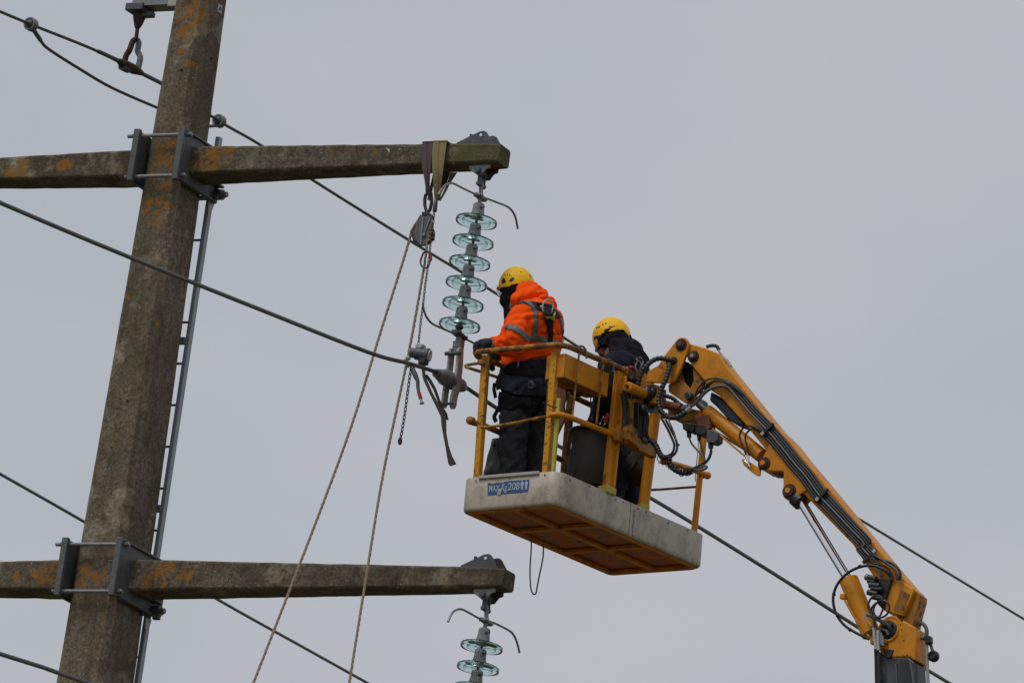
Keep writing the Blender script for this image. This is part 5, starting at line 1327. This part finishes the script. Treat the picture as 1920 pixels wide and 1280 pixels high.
def strap(name, pts, y, w, mat, parent=w1_, cr_=crop(5.333, 860, 680)):
    P = [W(*cr_(*p), y) for p in pts]
    b = MB()
    for i in range(len(P)-1): b.bar(P[i], P[i+1]+unit(P[i+1]-P[i])*.004, w, .007, np.cross(unit(P[i+1]-P[i]), Y))
    return b.build(name, M[mat], parent, bevel=.002)
strap('hanging_strap', [(360, 200), (352, 260), (368, 345)], .02, .022, 'black_matt')
strap('hanging_strap', [(425, 400), (400, 450), (352, 540), (372, 585)], .03, .026, 'black_matt')
strap('hanging_strap', [(700, 180), (760, 230), (720, 250)], -.03, .018, 'black')
for x, y in ((560, 40), (720, 215)):
    q = W(*crop(5.333, 860, 680)(x, y), .0); MB().tube([q+.022*(cos(a)*X*.7+sin(a)*Z) for a in np.linspace(0, 2*pi, 17)[:-1]], .004, 6, closed=True).build('harness_ring', M['galv_dark'], w1_)
q = W(967, 686, -.01); MB().tube(catmull([q+V3(.012, 0, .03), q+V3(.016, 0, 0), q+V3(.002, 0, -.03)], 4), .004, 6).build('tool_hook', M['galv'], w1_)
# back harness
for hpg in ([(868, 622), (905, 600), (955, 640), (945, 700), (942, 745), (955, 775), (945, 800), (938, 890), (890, 890), (900, 800), (895, 740), (880, 680)],
            [(775, 468), (820, 462), (905, 478), (940, 520), (968, 545), (960, 560), (935, 600), (905, 592), (875, 560), (850, 500), (805, 492)]): trim('harness_strap', [hpg], M['black_matt'], jbase, lo, hi, .012, .0065, depth=dm+.1)
trim('harness_web', [[(805, 494), (840, 490), (868, 530), (885, 575), (905, 602), (938, 605), (962, 545), (972, 572), (956, 655), (925, 632), (872, 625)]], M['harness_y'], jbase, lo, hi, .016, .006, depth=dm+.1)
q = on_plane(*cj(902, 520), V3(0, -.0, 0)+W(1045, 600, .12)*V3(1, 1, 0), unit(V3(.8, -.6, 0)))
q = W(1026, 578, .02)+V3(.02, -.03, 0)
MB().tube([q+.034*cos(a)*unit(V3(.5, .6, 0))+.045*sin(a)*Z for a in np.linspace(0, 2*pi, 21)[:-1]], .0055, 8, closed=True).build('dorsal_ring', M['galv_light'], w1_)
MB().box(q+V3(.0, -.0, -.03), (unit(V3(.5, .6, 0)), unit(V3(.6, -.5, 0)), Z), (.05, .02, .05)).build('ring_plate', M['black'], w1_, bevel=.004)
trim('back_lettering', [[(958, 762), (965, 762), (965, 778), (975, 780), (975, 784), (958, 782)], [(980, 766), (992, 766), (992, 770), (985, 772), (992, 776), (992, 786), (980, 785)], [(997, 770), (1002, 770), (1004, 780), (1008, 772), (1011, 790), (1005, 790), (1000, 786)]], M['strap_dark'], jbase, lo, hi, .0045, .003, depth=dm)
# black bag standing by his legs
bagp = W(*crop(5.333, 860, 680)(420, 950), .05)
bg_ = thing('tool_bag', bagp, 'slim black bag standing on the basket floor near the left post and worker in orange', 'bag')
cbg = crop(5.333, 860, 680)
bf = union([cap(W(*cbg(392, 800), .12), W(*cbg(345, 1110), .12), .040, .055, 1.2), cap(W(*cbg(450, 800), .14), W(*cbg(420, 1110), .14), .045, .06, 1.2)], .02)
ff = folds(.006, 44, 1.0)
surf_obj('bag_body', lambda x, y, z: np.maximum(bf(x, y, z)+ff(x, y, z), z-W(*cbg(400, 770), .12)[2]), *bounds([W(*cbg(392, 800), .12), W(*cbg(380, 1200), .14)], V3(.12, .12, .06)), .0075, M['green_black'], bg_)
MB().tube(catmull([W(*cbg(352, 775), .08), W(*cbg(350, 800), .06), W(*cbg(352, 830), .06)], 4), .010, 8).build('bag_lip', M['green_black'], bg_)
MB().tube(catmull([W(*cbg(400, 770), .10), W(*cbg(420, 745), .10), W(*cbg(432, 725), .10), W(*cbg(430, 770), .10)], 4), .004, 6).build('drawcord', M['lime'], bg_)

# ---------------- second worker
y2 = .83
w2_ = thing('person', fz(.30, 1.06), 'worker in dark navy clothes and black scarf bending his head down behind the yellow tray', 'person', None)
ck = crop(5.333, 1040, 580)
H2 = W(1148, 636, y2); N2 = W(1160, 668, y2); C2 = W(1166, 705, y2); P2 = W(1150, 800, y2+.02)
s2n, e2n, w2n = W(1162, 690, .66), W(1135, 745, .62), W(1118, 795, .66)
s2f, e2f, w2f = W(1172, 688, 1.0), W(1140, 745, 1.03), W(1118, 790, .98)
k2n, k2f = W(1160, 880, .75), W(1176, 885, .92)
f2n, f2f = fz(.33, .93), fz(.20, 1.14)
a2n, a2f = f2n+Z*.09, f2f+Z*.09
h2n = hand(w2n, V3(-.8, 0, -.5), Y, -Z); h2f = hand(w2f, V3(-.8, 0, -.5), Y, -Z)
body2 = [cap(H2+Z*.02, H2-V3(.03, 0, .04), .085, .072), cap(H2-Z*.03, N2, .055, .06), cap(N2, C2, .08, .125, 1.4), cap(C2, P2, .125, .115, 1.3),
         chainc([s2n, e2n, w2n], [.052, .042, .03]), chainc([s2f, e2f, w2f], [.052, .042, .03]), chainc([W(1150, 815, .75), k2n, a2n], [.085, .055, .04]), chainc([W(1162, 815, .93), k2f, a2f], [.085, .055, .04]),
         cap(s2n, s2f, .06), cap(a2n, f2n-X*.12, .04, .035), cap(a2f, f2f-X*.12, .04, .035), cap(H2+V3(-.09, 0, -.05), H2+V3(-.10, 0, -.07), .013, .015), cap(W(1131, 650, y2-.03), W(1133, 660, y2-.03), .045, .04)]+h2n+h2f
surf_obj('body', union(body2, .012), *bounds([H2, P2, w2n, w2f, f2n, f2f, C2], .25), .012, M['skin'], w2_)
j2 = union([cap(P2, C2, .140, .150, 1.25), cap(W(1166, 690, y2-.14), W(1178, 690, y2+.14), .10, .10), cap(W(1170, 696, y2), W(1182, 698, y2), .13, .11, 1.3), chainc([s2n, e2n, w2n], [.088, .07, .05]), chainc([s2f, e2f, w2f], [.088, .07, .05])], .04)
jf2 = lambda x, y, z: j2(x, y, z)+folds(.007, 51)(x, y, z)
lo, hi = bounds([P2, C2, s2n, s2f, w2n, w2f], .22)
surf_obj('jacket', jf2, lo, hi, .0085, simple('near_black_navy_cloth', (.006, .008, .019), .9, 0, .3, 12, None, 0, .001, None, .25), w2_)
trim2('harness_vest', [[(400, 740), (520, 640), (640, 560), (830, 560), (900, 760), (900, 1250), (380, 1250)]], M['black_matt'], jf2, lo, hi, .010, .0085, cr_=ck, parent=w2_)
sc_ = union([cap(W(1152, 640, y2), W(1150, 654, y2), .100, .090), cap(W(1158, 660, y2), W(1174, 668, y2), .09, .095, 1.25), cap(W(1178, 664, y2), W(1192, 680, y2), .085, .075, 1.3), cap(W(1160, 672, y2-.10), W(1182, 700, y2-.16), .07, .06), cap(W(1150, 662, y2-.05), W(1165, 690, y2-.10), .055, .05)], .03)
scf = lambda x, y, z: sc_(x, y, z)+folds(.010, 64, 1.25, 1.0)(x, y, z)
fcut = cap(W(1130, 655, y2-.16), W(1132, 660, y2-.06), .038, .034)
surf_obj('scarf', lambda x, y, z: np.maximum(scf(x, y, z), -fcut(x, y, z)), *bounds([W(1152, 640, y2), W(1188, 682, y2)], .2), .007, M['black_matt'], w2_)
helmet((1146.5, 632), y2, radians(24), radians(0), w2_, M['helmet2'],
       [ck(*p) for p in ((404, 402), (425, 380), (430, 330), (450, 290), (465, 255), (500, 227), (560, 222), (640, 207), (690, 205), (712, 235), (722, 292), (750, 300), (860, 300), (860, 480), (370, 480), (370, 402))],
       (.120, .104, .128),
       [[ck(*p) for p in q] for q in (((412, 185), (424, 170), (432, 182), (420, 198)), ((430, 180), (446, 158), (456, 172), (440, 190)), ((470, 148), (486, 138), (494, 150), (480, 160)), ((500, 138), (520, 130), (524, 144), (504, 150)), ((540, 128), (556, 132), (548, 144)), ((398, 235), (408, 225), (410, 245)))],
       [[ck(*p) for p in q] for q in (((536, 178), (552, 160), (575, 170), (610, 155), (595, 175), (560, 182)), ((386, 268), (412, 262), (460, 255), (465, 285), (430, 330), (420, 290), (392, 312)))])
jn = union([cap(W(1150, 800, y2), W(1154, 830, y2), .135, .13, 1.15), chainc([W(1150, 815, .75), k2n, a2n], [.115, .085, .072]), chainc([W(1162, 815, .93), k2f, a2f], [.115, .085, .072])], .03)
jnf = lambda x, y, z: jn(x, y, z)+folds(.007, 71, 1.1, 1.4)(x, y, z)
surf_obj('jeans', jnf, *bounds([W(1150, 800, y2), k2n, k2f, f2n, f2f], V3(.2, .2, .03)), .009, M['jeans'], w2_)
for F_ in (f2n, f2f):
    bt = union([cap(F_+V3(.03, 0, .045), F_+V3(-.15, 0, .035), .048, .040), cap(F_+V3(0, 0, .05), F_+V3(0, 0, .16), .052, .06)], .02)
    surf_obj('boot', lambda x, y, z: np.maximum(bt(x, y, z), F_[2]-z), F_-V3(.25, .12, .02), F_+V3(.15, .12, .25), .008, M['black'], w2_)
for hs in (h2n, h2f):
    P0 = w2n if hs is h2n else w2f; u_ = union(hs, .010)
    surf_obj('glove', lambda x, y, z: u_(x, y, z)-.006, P0-.2, P0+.2, .0065, M['black'], w2_)
# gear hanging on his harness
for (x, y, yy, r1, r2, m_) in ((845, 545, .62, .022, .040, 'galv'), (410, 1075, .60, .024, .030, 'galv_dark'), (455, 1090, .60, .020, .030, 'galv'), (485, 1130, .60, .018, .035, 'chrome'), (390, 870, .64, .014, .05, 'galv_dark')):
    q = W(*ck(x, y), yy)
    MB().tube([q+r1*cos(a)*X+r2*sin(a)*Z+Y*.01*sin(3*a) for a in np.linspace(0, 2*pi, 17)[:-1]], .004, 6, closed=True).build('carabiner', M[m_], w2_)
MB().tube([W(*ck(505, 1130), .60), W(*ck(530, 1040), .60)], .012, 8).build('tool_handle', M['red'], w2_)
MB().tube(catmull([Bpl(*ck(742, 578), 0, .0), Bpl(*ck(775, 585), 0, -.01), Bpl(*ck(795, 620), 0, -.01), Bpl(*ck(765, 700), 0, -.0)], 4), .012, 8).build('lanyard_hook', M['galv_dark'], w2_)
MB().ball(Bpl(*ck(765, 580), 0, -.012), .012).build('lanyard_lock', M['red'], w2_)
MB().tube([W(*ck(815, 500), .64), W(*ck(880, 560), .64)], .010, 8).build('shoulder_strap', M['black'], w2_)
# canvas bucket and hanging pouch
cb = crop(5.12, 1040, 760)
bk = thing('canvas_bucket', W(*cb(370, 500), .55), 'dark canvas lifting bucket with a stiff rim standing behind the near post of the gate', 'bucket')
tp = W(*cb(392, 275), .52); bp = W(*cb(345, 780), .50)
bp = tp+(bp-tp)*1.08
ax_ = unit(tp-bp); Lb = np.linalg.norm(tp-bp)
prof = [(.001, 0), (.150, 0), (.155, .01), (.152, Lb*.4), (.142, Lb*.75), (.146, Lb-.03), (.158, Lb-.008), (.160, Lb), (.150, Lb+.002), (.135, Lb-.02), (.13, .03), (.001, .03)]
me_ = MB().lathe(bp, ax_, prof, 48); r9 = np.random.RandomState(3)
me_.v = [tuple(np.array(v)+(r9.normal(size=3)*.002)+.008*V3(sin(v[2]*22+v[0]*9), 0, 0)*(1 if v[2] < tp[2]-.06 else 0)) for v in me_.v]
me_.build('bucket_body', M['canvas'], bk, ang=50)
MB().tube([tp+.158*(cos(a)*X+sin(a)*Y) for a in np.linspace(0, 2*pi, 41)[:-1]], .008, 8, closed=True).build('rim', M['green_black'], bk)
MB().tube(catmull([W(*cb(275, 400), .45), W(*cb(268, 440), .45), W(*cb(275, 500), .45), W(*cb(232, 580), .45), W(*cb(215, 690), .45)], 4), .008, 6).build('side_cord', M['black'], bk)
po = thing('hanging_pouch', W(*cb(770, 600), .62), 'dark rounded canvas pouch hanging by the leg of the second worker', 'pouch')
pf = union([cap(W(*cb(740, 500), .80), W(*cb(800, 640), .80), .075, .075, .8), cap(W(*cb(830, 480), .80), W(*cb(810, 650), .80), .065, .07, .8), cap(W(*cb(720, 590), .74), W(*cb(700, 560), .74), .06, .06, .6)], .03)
surf_obj('pouch_body', lambda x, y, z: np.maximum(pf(x, y, z)+folds(.006, 81)(x, y, z), z-W(*cb(780, 400), .8)[2]), *bounds([W(*cb(740, 400), .8), W(*cb(830, 720), .8)], .15), .0075, M['canvas'], po)
MB().tube(catmull([W(*cb(715, 440), .72), W(*cb(650, 560), .70), (W(*cb(665, 620), .70)), W(*cb(740, 590), .70), W(*cb(790, 500), .72)], 4), .007, 6).build('flap_edge', M['canvas'], po)
gl = thing('pale_glove', W(*cb(800, 880), .9), 'small pale glove hanging below the pouch at the far side of the basket', 'glove')
gf = union([cap(W(*cb(765, 800), 1.0), W(*cb(795, 880), 1.0), .014, .022, .6), cap(W(*cb(795, 880), 1.0), W(*cb(803, 935), 1.0), .020, .012, .6), cap(W(*cb(800, 850), 1.0), W(*cb(820, 880), 1.0), .010, .010)], .01)
surf_obj('glove_body', gf, *bounds([W(*cb(765, 790), 1.0), W(*cb(815, 945), 1.0)], .05), .005, simple('pale_leather', (.23, .215, .18), .8, 0, .3, 20), gl)
MB().tube(catmull([W(*cb(770, 720), .98), W(*cb(772, 760), .98), W(*cb(785, 800), .98), W(*cb(800, 840), .98)], 4), .004, 6).build('glove_cord', M['strap_dark'], gl)
